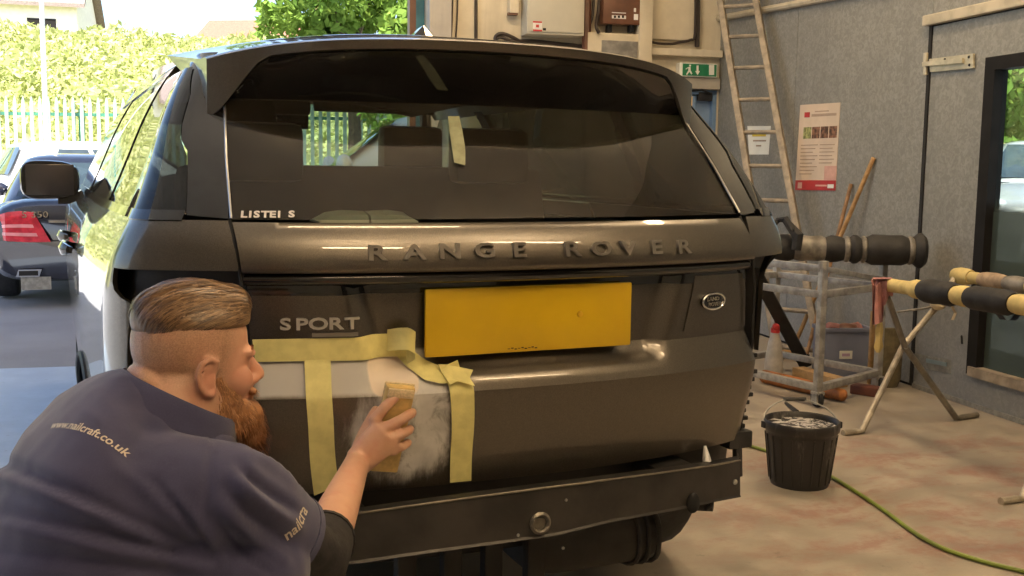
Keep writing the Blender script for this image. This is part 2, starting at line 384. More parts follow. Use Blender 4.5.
def leaves(name, pts, size, m, parent=None, loc=None, kind=None, flat=0.0):
    pts = np.asarray(pts, float); N = len(pts)
    a = rng.normal(size=(N, 3)); a /= np.linalg.norm(a, axis=1)[:, None]
    b = rng.normal(size=(N, 3)); b -= a*(a*b).sum(1)[:, None]; b /= np.linalg.norm(b, axis=1)[:, None]
    s = size*rng.uniform(.6, 1.3, (N, 1)); base = np.array(ROOTS[parent.name] if parent is not None else (loc if loc is not None else (0, 0, 0)))
    q = np.stack([pts-a*s, pts-b*s*.45, pts+a*s, pts+b*s*.45], 1)-base
    me = bpy.data.meshes.new(name); me.vertices.add(4*N); me.vertices.foreach_set('co', q.reshape(-1))
    me.loops.add(4*N); me.loops.foreach_set('vertex_index', np.arange(4*N, dtype=np.int32))
    me.polygons.add(N); me.polygons.foreach_set('loop_start', np.arange(0, 4*N, 4, dtype=np.int32)); me.polygons.foreach_set('loop_total', np.full(N, 4, dtype=np.int32))
    me.update(); me.validate(); me.materials.append(m); o = bpy.data.objects.new(name, me); COL.objects.link(o)
    if parent is not None: o.parent = parent
    else: o.location = base
    if kind: o['kind'] = kind
    ROOTS[o.name] = V(base); return o

# grass bank with the shrub hedge on it
BF = V((sin(AZ-.25), cos(AZ-.25), 0)); BR = V((BF.y, -BF.x, 0))     # bank runs roughly across the view on the left
def bank_z(f, l=0): 
    t = max(0, min(1, (f-21.5)/15)); return 5.5*(t**.8) + .35*noise.noise((f*.3, l*.3, 2))*min(1, t*6) + t*max(0, -l-4)*.05
mb = MB(); mb.grid(lambda a, b: CAM*0 + BR*(-26+52*a) + BF*(21+45*b) + UP*(bank_z(21+45*b, -26+52*a)-.05), 40, 50)
struct('grass_bank', mb, mat('bank_soil', (.30, .30, .12), .95, var=.3, scale=1.5), smooth=True)
pts = []
for i in range(60000):
    l = rng.uniform(-20, 10); f = rng.uniform(21.6, 38); h = (.9-.45*max(0, (f-30)/8))*max(0, noise.noise((l*.55, f*.55, 7))+.35)+.12
    p = BR*l + BF*f; pts.append((p.x, p.y, bank_z(f, l)+rng.uniform(0, h)))
o = leaves('bank_shrubbery', pts, .13, M_hedge, loc=tuple(BF*21.5)); tag(o, 'sunlit yellow green shrubs covering the bank behind the green fence', 'shrubs', kind='stuff')

# palisade fence
M_fence = mat('green_steel', (.05, .20, .13), .5, .3, var=.25)
M_fence2 = mat('pale_green_steel', (.30, .42, .34), .5, .2, var=.2)
fl0 = dep(-70, 160, 19.5); fl1 = dep(420, 160, 20.0); fl0.z = fl1.z = 0
fdir = (fl1-fl0).normalized(); fn = V((fdir.y, -fdir.x, 0)); FM = frame3(fdir, -fn, UP); flen = (fl1-fl0).length
FT = dep(0, 96, 19.2).z
fence = thing('palisade_fence', fl0, 'green steel palisade fence along the foot of the sunlit bank', 'fence')
pale = None; k = 0; x = .05
while x < flen:
    p = fl0+fdir*x
    if pale is None:
        m = MB(); w_ = .034
        prof = [(-w_, 0), (-w_, FT-.12), (-w_*.6, FT-.03), (0, FT+.03), (w_*.6, FT-.03), (w_, FT-.12), (w_, 0)]
        m.prism([p+fdir*a+UP*b-fn*(.02) for a, b in prof], fn*.012); pale = m.build('pale', M_fence2, fence, smooth=False)
    else: twin(pale, fence, Matrix.Translation(fdir*(x-.05)))
    x += .152
for zz in (FT-.30, .45):
    m = MB(); m.box(fl0+fdir*(flen/2)+UP*zz-fn*.05, (flen, .05, .06), FM); m.build('rail', M_fence, fence, smooth=False)
k = 0
while k*2.75 < flen:
    m = MB(); m.box(fl0+fdir*(k*2.75)+UP*(FT-.2)/2-fn*.10, (.09, .09, FT-.2), FM); m.build('post', M_fence, fence, smooth=False); k += 1

# lamp post
p = dep(47, 150, 18.7); p.z = 0
lp = thing('lamp_post', p, 'tall slim pale lamp post standing by the green fence', 'lamp post')
M_pale = mat('pale_metal', (.75, .75, .75), .4, .2)
mb = MB(); mb.tube([p, p+UP*1.1], .075, 12); mb.tube([p+UP*1.1, p+UP*6.4], [.05, .035], 12); mb.build('pole', M_pale, lp)
mb = MB(); mb.tube([p+UP*6.35, p+UP*6.6+fdir*.25, p+UP*6.65+fdir*.8], .028, 8); mb.build('arm', M_pale, lp)
mb = MB(); mb.box(p+UP*6.63+fdir*1.05, (.6, .22, .1), FM, .03); mb.build('lantern', M_pale, lp)

# houses above the bank
M_render = mat('white_render', (.80, .79, .76), .8, var=.05); M_tile = mat('roof_tile', (.20, .16, .15), .8, var=.25, scale=20); M_rtile = mat('red_brown_tile', (.24, .10, .07), .8, var=.25, scale=20)
def house(pu, pv, d, wd, hw, hr, yaw, mroof, label):
    P = dep(pu, pv, d); R = Matrix.Rotation(yaw, 3, 'Z'); base = V((P.x, P.y, 5.25 if pu < 100 else 4.35))
    t = thing('house', base, label, 'house'); dp = 7.0
    m = MB(); m.box(base+UP*hw/2, (wd, dp, hw), R); m.build('wall', M_render, t, smooth=False)
    m = MB(); e = .35
    for s in (-1, 1):
        a = [V((-wd/2-e, s*(dp/2+e), hw-.1)), V((wd/2+e, s*(dp/2+e), hw-.1)), V((wd/2+e, 0, hw+hr)), V((-wd/2-e, 0, hw+hr))]
        m.prism([base+R@q for q in a], UP*.16)
    m.build('roof', mroof, t, smooth=False)
    for gx in (-1, 1):
        m = MB(); m.prism([base+R@V((gx*wd/2, s, h)) for s, h in ((-dp/2, hw-.02), (dp/2, hw-.02), (0, hw+hr-.1))], R@V((-gx*.1, 0, 0))); m.build('gable', M_render, t, smooth=False)
    m = MB(); m.box(base+R@V((wd*.3, 0, hw+hr+.3)), (.7, .7, 1.2), R); m.build('chimney', mroof, t, smooth=False)
    for q in (-.3, .05, .33):
        m = MB(); m.box(base+R@V((wd*q, -dp/2-.02, hw*.55)), (1.1, .08, 1.2), R); wn = m.build('window', M_wfr, t, smooth=False)
    return t
house(-10, 20, 46, 8, 2.6, 2.4, -.15, M_tile, 'white rendered house above the bank at far left')
house(182, 5, 55, 6.5, .75, 2.2, -.25, M_tile, 'low white house with grey roof above middle of the bank')
house(285, 5, 44, 6.0, .75, 2.2, -.55, M_rtile, 'white house with red brown roof edge above the bank')

# trees
def tree(P, h, cr, cz, npts, m, label, size=.13, crown=None):
    t = thing('tree', P, label, 'tree', None)
    mb = MB(); mb.tube([P, P+V((.05, 0, h*.35)), P+V((-.08, .05, h*.7))], [.16, .12, .05], 9)
    for k in range(5):
        a = k*1.3; mb.tube([P+UP*h*(.35+.06*k), P+V((cos(a)*cr*.6, sin(a)*cr*.6, h*(.55+.07*k)))], [.06, .02], 6)
    mb.build('trunk', M_bark, t)
    c = []
    blobs = [(rng.normal(size=3)*V((cr*.5, cr*.5, cz*.45)) if False else np.array((rng.normal()*cr*.5, rng.normal()*cr*.5, rng.normal()*cz*.45))) for _ in range(26)]
    per = npts//26
    for b in blobs:
        q = rng.normal(size=(per, 3)); q /= np.linalg.norm(q, axis=1)[:, None]; q *= cr*.36*rng.uniform(.5, 1, (per, 1))**.4
        c.append(q+b+np.array((P.x, P.y, P.z+h*.72)))
    leaves('foliage', np.concatenate(c), size, m, t, kind='stuff'); return t
p = dep(352, 12, 19); p.z = 0; tree(p, 5.8, 1.25, 1.5, 9000, M_tree, 'bright green leafy tree behind the roof of the grey car', .10)
p = dep(1000, 92, 22); p.z = 0; tree(p, 5.0, 2.6, 2.3, 11000, M_tree2, 'dark green tree outside the glazed door on the right', .14)
p = dep(1200, 92, 24); p.z = 0; tree(p, 5.4, 2.3, 2.2, 7000, M_tree2, 'dark green tree outside, right of the one behind the glazed door', .14)
p = V((-13, 20, 0)); tree(p, 6.5, 2.6, 2.4, 9000, M_tree, 'leafy tree in the yard left of the black saloon', .14)
# ================================================================== PARKED CARS (outside)
M_tyre = mat('tyre_rubber', (.018, .018, .019), .75, var=.3, scale=30, bump=.2, bscale=60)
M_alloy = mat('alloy', (.55, .56, .58), .3, .9, var=.08)
M_cglass = mat('dark_car_glass', (.03, .045, .055), .04, 0, 1.0, var=.2)
M_chrome = mat('chrome', (.75, .75, .74), .12, 1.0, var=.03)
M_redl = mat('red_lens', (.55, .03, .05), .12, 0, .8, var=.25, scale=14)
M_pinkl = mat('pale_red_lens', (.75, .28, .30), .12, 0, .8, var=.15)
M_clear = mat('clear_lens', (.75, .77, .8), .08, .4, .8, var=.1)
M_trimb = mat('black_trim', (.02, .02, .021), .4, var=.2)
def curve(tab):
    X = [a for a, _ in tab]; Y = [b for _, b in tab]
    def f(x):
        if x <= X[0]: return Y[0]
        if x >= X[-1]: return Y[-1]
        i = max(k for k in range(len(X)-1) if X[k] <= x); t = (x-X[i])/(X[i+1]-X[i])
        d = [(Y[k+1]-Y[k])/(X[k+1]-X[k]) for k in range(len(X)-1)]
        def sl(k):
            if k == 0: return d[0]
            if k == len(X)-1: return d[-1]
            a, b = d[k-1], d[k]
            return 0 if a*b <= 0 else 2*a*b/(a+b)
        h = X[i+1]-X[i]; m0, m1 = sl(i)*h, sl(i+1)*h
        return (2*t**3-3*t*t+1)*Y[i]+(t**3-2*t*t+t)*m0+(-2*t**3+3*t*t)*Y[i+1]+(t**3-t*t)*m1
    return f
def wheel(mbt, mbr, x, y, r, s, wd=.22):
    """tyre and rim at side s"""
    prof = [(r*.64, -wd/2), (r*.9, -wd/2), (r*.98, -wd*.38), (r, -wd*.2), (r, wd*.2), (r*.98, wd*.38), (r*.9, wd/2), (r*.64, wd/2), (r*.62, wd*.3), (r*.62, -wd*.3)]
    mbt.lathe(prof+[prof[0]], (x, y, r), 32, (s, 0, 0))
    mbr.lathe([(r*.66, wd*.40), (r*.60, wd*.46), (r*.58, wd*.25), (.02, wd*.16)], (x, y, r), 28, (s, 0, 0))
    for k in range(5):
        a = 2*pi*k/5+.3
        mbr.box((x+s*wd*.38, y+cos(a)*r*.33, r+sin(a)*r*.33), (.035, r*.62, .075), Matrix.Rotation(a, 3, 'X'), .01)
    mbr.lathe([(.07, wd*.25), (.065, wd*.45), (.01, wd*.47)], (x, y, r), 16, (s, 0, 0))
def saloon(label, paint, L=5.0, W=1.87, H=1.46, deck=1.02, belt=.98, hatch=False, loc=(0, 0, 0), yaw=0.0, badge=None, exhaust=False, bar=False):
    t = thing('car', (0, 0, 0), label, 'car'); hw = W/2; wr_ = .335; ya, yb = L*.205, L*.79
    top = curve([(0, deck-.12), (.06, deck-.02), (.3, deck+.02), (L*.25, belt), (L*.6, belt), (L*.72, belt-.03), (L*.9, belt-.18), (L*.985, belt-.30), (L, belt-.40)])
    wid = curve([(0, hw*.86), (.05, hw*.91), (.25, hw*.965), (L*.22, hw), (L*.75, hw), (L*.9, hw*.95), (L*.97, hw*.84), (L, hw*.7)])
    def zb(y):
        z = .22 if .25 < y < L-.3 else .27
        for c in (ya, yb):
            q = (wr_+.06)**2-(y-c)**2
            if q > 0: z = max(z, wr_+sqrt(q))
        return z
    ys = sorted(set([0, .03, .06, .12, .2, .3, .45, .6] + [ya-.42+i*.06 for i in range(15)] + [yb-.42+i*.06 for i in range(15)] + [L*.35, L*.45, L*.55, L*.66, L*.9, L*.94, L*.97, L*.985, L]))
    mb = MB(); rings = []
    for y in ys:
        b, tp, w_ = zb(y), top(y), wid(y); r = []
        N = 28
        for j in range(N):
            a = 2*pi*j/N; cx, cz = cos(a), sin(a); e = .42
            X = w_*math.copysign(abs(cx)**e, cx); Zn = math.copysign(abs(cz)**(.5 if cz > 0 else .35), cz)
            z = (b+tp)/2+(tp-b)/2*Zn
            X *= 1-.05*max(0, (z-.75)/.3)-.03*max(0, (.55-z)/.3)
            r.append(V((X, y+.05*(1-min(1, y/.4))*(abs(X)/hw)**3, z)))
        rings.append(r)
    mb.loft(rings); mb.build('body', paint, t, ang=60)
    # greenhouse
    y0, y1 = (L*.03, L*.70) if hatch else (L*.135, L*.70)
    r0, r1 = (L*.10, L*.52) if hatch else (L*.27, L*.53)
    def gh(h):
        q = h**.9; return (y0+(r0-y0)*q, y1+(r1-y1)*q, hw*.93-(hw*.27)*h**1.2, belt-.03+(H-belt+.0)*h)
    mb = MB(); rings = []
    for h in (0, .2, .4, .6, .8, .93):
        a, b, w_, z = gh(h); r = []
        for j in range(40):
            an = 2*pi*j/40; X = w_*math.copysign(abs(cos(an))**.35, cos(an)); Y = (a+b)/2+(b-a)/2*math.copysign(abs(sin(an))**.45, sin(an)); r.append(V((X, Y, z)))
        rings.append(r)
    a, b, w_, z = gh(.93)
    for f, dz in ((.85, .035), (.5, .065)): rings.append([V((p.x*f, (a+b)/2+(p.y-(a+b)/2)*f, z+dz)) for p in rings[5]])
    mb.loft(rings); mb.build('cabin', paint, t, ang=40)
    def pane(name, f, nu=6, nv=5, m=M_cglass):
        q = MB(); q.grid(f, nu, nv); return q.build(name, m, t)
    def rr(h): return gh(h)
    pane('rear_window', lambda u, v: V(((u*2-1)*rr(.14+.7*v)[2]*.82, rr(.14+.7*v)[0]-.015+.03*abs(u*2-1)**4, rr(.14+.7*v)[3]+.01)))
    pane('windscreen', lambda u, v: V(((u*2-1)*rr(.1+.78*v)[2]*.86, rr(.1+.78*v)[1]+.015-.03*abs(u*2-1)**4, rr(.1+.78*v)[3]+.01)))
    for s in (-1, 1):
        for (e0, e1) in ((.22, .47), (.50, .80)):
            def sd_(u, v, e0=e0, e1=e1, s=s):
                a, b, w_, z = rr(.16+.66*v); return V((s*(w_*1.0+.012), a+(b-a)*(e0+(e1-e0)*u+(-.07*v if e1 > .6 and u > .5 else 0)+(.04*v if e0 < .3 and u < .5 else 0)), z))
            pane('side_window', sd_)
    # wheels
    for s in (-1, 1):
        for yc in (ya, yb):
            a, b = MB(), MB(); wheel(a, b, s*(hw-.13), yc, wr_, s); ty = a.build('tyre', M_tyre, t); b.build('rim', M_alloy, ty)
    mb = MB(); mb.box((0, L/2, .40), (W*.72, L*.86, .34), None, .04); mb.build('underbody', M_trimb, t)
    # rear face
    def rear(x, z, o=.0): return V((x, -.012-o+.05*(abs(x)/hw)**3+max(0, (abs(x)-hw*.80))*1.15+.06*max(0, (z-(deck-.18))/.12)**2, z))
    for s in (-1, 1):
        P = [(.50, .90), (.70, .92), (.80, .88), (.80, .70), (.60, .685), (.40, .675)]
        q = MB(); N = 8; topc = [(.50, .905), (.62, .915), (.72, .905), (.82, .875)]; botc = [(.36, .625), (.56, .625), (.72, .635), (.82, .65)]
        def fl(u, v, s=s):
            i = min(2, int(u*3)); k = u*3-i; T = V((*topc[i], 0)).lerp(V((*topc[i+1], 0)), k); B = V((*botc[i], 0)).lerp(V((*botc[i+1], 0)), k); p = T.lerp(B, v)
            return rear(s*p.x*hw/.935, p.y+deck-1.02, .012)
        q.grid(fl, 12, 6); tl = q.build('tail_lamp', M_redl, t)
        for v0 in (.42, .70):
            q = MB(); q.grid(lambda u, v: fl(.15+.75*u, v0+.11*v)-V((0, .006, 0)), 10, 1); q.build('lens_stripe', M_pinkl, tl)
        q = MB(); y_ = L-.11
        q.ell((s*hw*.68, y_-.05, belt-.30), (.19, .14, .085)); q.build('headlamp', M_clear, t)
        q = MB(); q.ell((s*(hw+.10), L*.66, belt+.06), (.115, .07, .085)); q.box((s*(hw-.0), L*.66, belt+.01), (.16, .04, .035), None, .01); q.build('door_mirror', paint, t)
        if exhaust:
            q = MB(); c = rear(s*.56, .335, .02); q.loft([[c+V((x, dy, z)) for x, z in ((-.11, -.035), (.09, -.035), (.115, .035), (-.085, .035))] for dy in (-.0, -.02)]); ex = q.build('exhaust_trim', M_chrome, t, ang=20)
            q = MB(); q.box(c+V((0, -.016, 0)), (.165, .014, .045)); q.build('exhaust_opening', M_dark, ex)
            q = MB(); q.box(rear(s*.50, .235, .0), (.26, .02, .12)); q.build('silencer', M_galv, t)
    q = MB(); q.grid(lambda u, v: rear((u*2-1)*hw*.40, deck-.215+.028*v, .014), 10, 1); q.build('chrome_strip', M_chrome, t)
    q = MB(); q.grid(lambda u, v: rear((u*2-1)*hw*.86, .630+.012*v, .006), 16, 1); q.build('bumper_seam', M_dark, t)
    q = MB(); q.box(rear(.02, .74, .01), (.50, .015, .11), None, .004); q.build('rear_plate', mat('yellow_plate', (.75, .55, .05), .5, var=.04), t)
    q = MB(); q.box((0, L-.005, .46), (.54, .02, .12), None, .004); q.build('front_plate', M_pale, t)
    q = MB(); q.box((0, L-.06, .62), (.55, .06, .17), None, .03); q.build('grille', M_trimb, t)
    q = MB(); q.box((0, L-.03, .30), (W*.6, .05, .12), None, .03); q.build('lower_grille', M_trimb, t)
    if badge:
        text_mesh('model_badge', badge, .085, .004, M_chrome, t, rear(-.60, deck-.165, .03), (1, .02, 0), (0, .1, 1), xs=1.15, spacing=1.05)
    t.location = loc; t.rotation_euler.z = yaw; return t
M_merc = mat('black_blue_paint', (.018, .020, .034), .18, .2, 1.0, var=.15)
M_white = mat('white_paint', (.80, .80, .80), .3, 0, 1.0, var=.03)
M_silver = mat('silver_paint', (.50, .51, .52), .28, .5, 1.0, var=.05)
def facing(P, dirv): return atan2(-dirv.x, dirv.y)
p = gp(94, 306); p.z = 0
saloon('black saloon with red tail lamps parked outside beyond the grey car door mirror', M_merc, 5.1, 1.87, 1.47, loc=p, yaw=-.03, badge='S 350', exhaust=True)
p = dep(-15, 170, 16.3); p.z = 0
saloon('sunlit white car parked beyond the black saloon by the fence', M_white, 4.5, 1.8, 1.72, belt=1.12, deck=1.14, loc=p, yaw=radians(-78), hatch=True)
p = hit(316, 167, rm(0, 6.95), RF); p.z = 0
saloon('tall white van outside, seen through the rear window of the grey car', M_white, 4.1, 1.70, 1.88, belt=1.33, deck=1.36, loc=p+RR*2.94+RF*.87, yaw=atan2(RR.x, -RR.y), hatch=True)
p = dep(1050, 170, 13.0); p.z = 0; dv_ = V((CAM.x-p.x, CAM.y-p.y, 0)).normalized()
saloon('tall silver car facing the glazed door outside on the right', M_silver, 4.7, 1.9, 1.90, belt=1.30, deck=1.32, loc=p-dv_*4.7, yaw=atan2(-dv_.x, dv_.y), hatch=True)
# ------------------------------------------------------------------ shell of the big grey car
w_z = curve([(.25, .89), (.45, .965), (.6, .985), (.75, .997), (.95, 1.0), (1.06, .997), (1.13, .985), (1.19, .963), (1.245, .932), (1.35, .885), (1.5, .82), (1.62, .75), (1.70, .675)])
yr_z = curve([(.3, .13), (.5, .105), (.66, .08), (.80, .045), (.95, .035), (1.08, .028), (1.14, .025), (1.20, .040), (1.245, .066), (1.40, .20), (1.52, .33), (1.62, .43), (1.72, .52)])
r_z = curve([(.3, .20), (.9, .20), (1.1, .19), (1.245, .17), (1.5, .13), (1.7, .12)])
def bulge(x): x = abs(x); return .075*(x/.7)**2+.03*(x/.7)**4
def tap(y, z): return .988-.07*(max(0, 1.6-y)/1.6)**1.7
def flare(y, z): return .016*exp(-((y-1.02)/.42)**2-((z-.62)/.22)**2)
rk_z = curve([(.3, .55), (1.06, .55), (1.14, .88), (1.3, .95), (1.5, 1)])
_g = {}
def geo(z):
    k = round(z, 4)
    if k not in _g:
        w_ = w_z(z); r = r_z(z); xm = w_-.72*r
        for _ in range(6):
            g = .15*(xm/.7)/.7+.12*(xm/.7)**3/.7; a0 = atan2(g, 1); xm = w_-r*(1-sin(a0))
        _g[k] = (w_, r, xm, a0, xm-r*sin(a0), yr_z(z)+bulge(xm)+r*cos(a0))
    return _g[k]
def S(t, z, off=0.0):
    s = -1 if t < 0 else 1; t = abs(t); w_, r, xm, a0, Cx, Yc = geo(z)
    if t <= 1:
        X = t*xm; Y = yr_z(z)+bulge(X); g = .15*(X/.7)/.7+.12*(X/.7)**3/.7; n = V((g, -1, 0)).normalized()
    else:
        a = a0+min(1, t-1)*(pi/2-a0)
        X = Cx+r*sin(a); Y = Yc-r*cos(a)+max(0, t-2); n = V((sin(a), -cos(a), 0))
        X = X*(1+(tap(Y, z)-1)*min(1, t-1))+(flare(Y, z) if t > 1.5 else 0)
    if s > 0 and X > .72: X = .72+(X-.72)*rk_z(z)
    dz = .004
    P = V((X*s, Y, z)); N = V((n.x*s, n.y, 0))
    if off:
        sl = (yr_z(z+dz)-yr_z(z-dz))/(2*dz); sw = (w_z(z+dz)-w_z(z-dz))/(2*dz)
        N.z = sl*abs(n.y)-sw*abs(n.x); N.normalize(); P = P+N*off
    return P
def Yc_(z): return geo(z)[5]
def tY(y, z): return 2+(y-Yc_(z))
def tX(x, z): return x/geo(z)[2]
def inside(P):
    z = P.z; w_, r, xm, a0, Cx, Yc = geo(z); s = -1 if P.x < 0 else 1
    X = abs(P.x)
    if s > 0 and X > .72: X = .72+(X-.72)/rk_z(z)
    if X <= xm: return (yr_z(z)+bulge(X))-P.y, s*X/xm
    if P.y < Yc:
        tt = 1.5
        for _ in range(3):
            x_ = X/(1+(tap(P.y, z)-1)*min(1, max(0, tt-1))); a = atan2(x_-Cx, Yc-P.y); tt = 1+(a-a0)/(pi/2-a0)
        return hypot(x_-Cx, Yc-P.y)-r, s*max(1, tt)
    X = (X-flare(P.y, z))/tap(P.y, z)
    return X-(Cx+r), s*(2+P.y-Yc)
_pc = {}
def px(u, v, off=0.0):
    """picture point -> (t, z) on the car shell"""
    k = (u, v, off)
    if k in _pc: return _pc[k]
    d = ray(u, v).normalized(); a = 1.4; f = lambda s: inside(CAM+d*s)[0]-off
    while a < 7 and f(a) > 0: a += .02
    lo, hi = a-.02, a
    for _ in range(18):
        m = (lo+hi)/2
        if f(m) > 0: lo = m
        else: hi = m
    P = CAM+d*hi; _pc[k] = (inside(P)[1], P.z); return _pc[k]
# ================================================================== THE GREY CAR
def paint_mat(name, a, b, patch=None):
    n = NT(name); x, y, z = n.xyz()
    fl = n.noise(900, 1); big = n.noise(1.5, 3)
    c = n.mix(n.ramp(fl, .35, .65), a, b)
    rough = n.ramp(n.noise(14, 5, .65), .35, .75, .36, .42); met = .82; coat = 1.0
    dust = n.math('MULTIPLY', n.ramp(n.noise(45, 5, .7), .56, .78), .05)
    c = n.mix(dust, c, (.36, .32, .27))
    if patch:
        (sx0, sx1, sz0, sz1), (px_, pz, rx, rz), (fx, fz, frx, frz) = patch
        nz = n.math('SUBTRACT', n.noise(14, 5, .7, co=n.map((1, .1, .45))), .5)
        streak = n.math('SUBTRACT', n.noise(30, 4, .7, co=n.map((1, .1, .25), rot=(0, .5, 0))), .5)
        # matt sanded shelf
        xs = n.math('ADD', x, n.math('MULTIPLY', nz, .02)); zs = n.math('ADD', z, n.math('MULTIPLY', nz, .01))
        sh = n.math('MULTIPLY', n.math('MULTIPLY', n.ramp(xs, sx0-.01, sx0+.01), n.ramp(xs, sx1+.02, sx1-.02)), n.math('MULTIPLY', n.ramp(zs, sz0-.006, sz0+.006), n.ramp(zs, sz1+.006, sz1-.006)))
        # feathered grey primer
        dx = n.math('DIVIDE', n.math('SUBTRACT', x, px_), rx); dz = n.math('DIVIDE', n.math('SUBTRACT', z, pz), rz)
        r2 = n.math('SQRT', n.math('ADD', n.math('MULTIPLY', dx, dx), n.math('MULTIPLY', dz, dz)))
        r2 = n.math('ADD', r2, n.math('ADD', n.math('MULTIPLY', nz, .75), n.math('MULTIPLY', streak, .5)))
        pr = n.math('MULTIPLY', n.ramp(r2, 1.12, .72), n.ramp(n.noise(11, 5, .7, .6, co=n.map((1, .1, .7), (.3, 0, .2))), .36, .50, .35, 1))
        dx = n.math('DIVIDE', n.math('SUBTRACT', x, fx), frx); dz = n.math('DIVIDE', n.math('SUBTRACT', z, fz), frz)
        r3 = n.math('ADD', n.math('POWER', n.math('ADD', n.math('POWER', n.math('ABSOLUTE', dx), 4.0), n.math('POWER', n.math('ABSOLUTE', dz), 4.0)), .25), n.math('MULTIPLY', nz, .35))
        fi = n.ramp(r3, 1.08, .96)
        c = n.mix(n.math('MULTIPLY', sh, .85), c, (.47, .46, .44))
        c = n.mix(pr, c, n.mix(n.ramp(n.noise(9, 4), .3, .7), (.47, .465, .45), (.72, .71, .68)))
        c = n.mix(fi, c, (.78, .67, .55))
        m = n.math('MAXIMUM', n.math('MAXIMUM', pr, fi), n.math('MULTIPLY', sh, .7))
        rough = n.math('ADD', n.math('MULTIPLY', rough, n.math('SUBTRACT', 1.0, m)), n.math('MULTIPLY', m, .62))
        met = n.math('MULTIPLY', n.math('SUBTRACT', 1.0, m), .82); coat = n.math('MULTIPLY', n.math('SUBTRACT', 1.0, m), .85)
    return n.done(n.bsdf(c, rough, met, coat))
PA, PB = (.082, .072, .059), (.140, .123, .100)
M_paint = paint_mat('grey_bronze_paint', PA, PB)
M_gloss = mat('gloss_black', (.010, .010, .010), .10, 0, .8, var=.2)
M_matblk = mat('matt_black_plastic', (.017, .016, .016), .6, var=.35, scale=12)
M_dkmetal = mat('dark_painted_steel', (.030, .027, .024), .42, .2, var=.35, scale=9, bump=.15, bscale=40)
M_satin = mat('satin_dark_letter', (.30, .28, .25), .3, .75, var=.08)
M_lett = mat('silver_letter', (.52, .50, .46), .38, .5, var=.05)
M_headl = mat('black_headlining', (.016, .015, .015), .95, var=.2)
M_seat = mat('dark_leather', (.020, .018, .017), .5, var=.25, scale=20, bump=.1)
M_tape = mat('masking_tape', (.72, .66, .27), .65, var=.07, scale=30, bump=.12, bscale=160, spec=.3)
M_edgehl = mat('silver_edge_highlight', (.5, .49, .46), .25, .8, var=.05)
def glass_mat(name, tint, dust, dcol, refl=1.0):
    n = NT(name)
    tr = n.n('ShaderNodeBsdfTransparent'); tr.inputs[0].default_value = (*tint, 1)
    gl = n.n('ShaderNodeBsdfGlossy'); gl.inputs['Roughness'].default_value = .02; gl.inputs['Color'].default_value = (refl, refl, refl, 1)
    m1 = n.n('ShaderNodeMixShader'); n.l(thin_fresnel(n), m1.inputs[0]); n.l(tr.outputs[0], m1.inputs[1]); n.l(gl.outputs[0], m1.inputs[2])
    df = n.n('ShaderNodeBsdfDiffuse'); df.inputs[0].default_value = (*dcol, 1)
    sp = n.math('MULTIPLY', n.ramp(n.noise(75, 3, .6), .60, .70), n.ramp(n.noise(7, 4), .35, .65, .3, 1))
    film = n.math('ADD', n.math('MULTIPLY', sp, dust*2.2), n.ramp(n.noise(4, 5, .65, .5), .3, .75, dust*.55, dust*1.5), clamp=True)
    m2 = n.n('ShaderNodeMixShader'); n.l(film, m2.inputs[0]); n.l(m1.outputs[0], m2.inputs[1]); n.l(df.outputs[0], m2.inputs[2])
    return n.done(m2.outputs[0])
M_rglass = glass_mat('dusty_rear_glass', (.42, .50, .46), .045, (.42, .34, .24))
M_sglass = glass_mat('side_glass', (.42, .48, .45), .02, (.4, .38, .3))
M_pglass = glass_mat('privacy_glass', (.035, .04, .038), .02, (.4, .38, .3))
M_wscreen = glass_mat('windscreen_glass', (.80, .88, .84), .01, (.4, .38, .3))

car = thing('car', (0, 2.2, 0), 'large grey bronze estate car with its rear bumper removed, being repaired in the workshop', 'car')
def densify(row, n):
    L = [0]
    for a, b in zip(row[:-1], row[1:]): L.append(L[-1]+max(1e-9, hypot(b[0]-a[0], b[1]-a[1])))
    out = []; i = 0
    for k in range(n+1):
        q = L[-1]*k/n
        while i < len(L)-2 and q > L[i+1]: i += 1
        f = (q-L[i])/(L[i+1]-L[i]); f = min(1, max(0, f)); out.append((row[i][0]+(row[i+1][0]-row[i][0])*f, row[i][1]+(row[i+1][1]-row[i][1])*f))
    return out
def patch(mb, rows, off=0.0, nu=16, nv=8, th=.010, surf=None, pix=True, conv=None):
    """skin over the shell between polylines; rows in picture points (converted) or (t, z); returns with thickness th inward"""
    surf = surf or S
    R = []
    for r in rows:
        d = densify(r, nu); R.append([px(*q) for q in d] if pix else d)
    g = []
    seg = len(R)-1
    for j in range(nv+1):
        q = seg*j/nv; i = min(seg-1, int(q)); f = q-i
        g.append([(R[i][k][0]*(1-f)+R[i+1][k][0]*f, R[i][k][1]*(1-f)+R[i+1][k][1]*f) for k in range(nu+1)])
    return skin(mb, g, lambda a, b, o: surf(a, b, o), off, th)
def skin(mb, g, surf, off, th):
    nv = len(g)-1; nu = len(g[0])-1; W = nu+1
    outer = [surf(a, b, off) for r in g for a, b in r]
    if th <= 0:
        return mb.add(outer, [(j*W+i, j*W+i+1, (j+1)*W+i+1, (j+1)*W+i) for j in range(nv) for i in range(nu)])
    inner = [surf(a, b, off-th) for r in g for a, b in r]; n = len(outer)
    f = [(j*W+i, j*W+i+1, (j+1)*W+i+1, (j+1)*W+i) for j in range(nv) for i in range(nu)]
    f += [tuple(n+q for q in reversed(t)) for t in f]
    ed = [(i, i+1) for i in range(nu)]+[(j*W+nu, (j+1)*W+nu) for j in range(nv)]+[(nv*W+i+1, nv*W+i) for i in reversed(range(nu))]+[((j+1)*W, j*W) for j in reversed(range(nv))]
    f += [(b, a, n+a, n+b) for a, b in ed]
    return mb.add(outer+inner, f)
def tz(*pts): return list(pts)

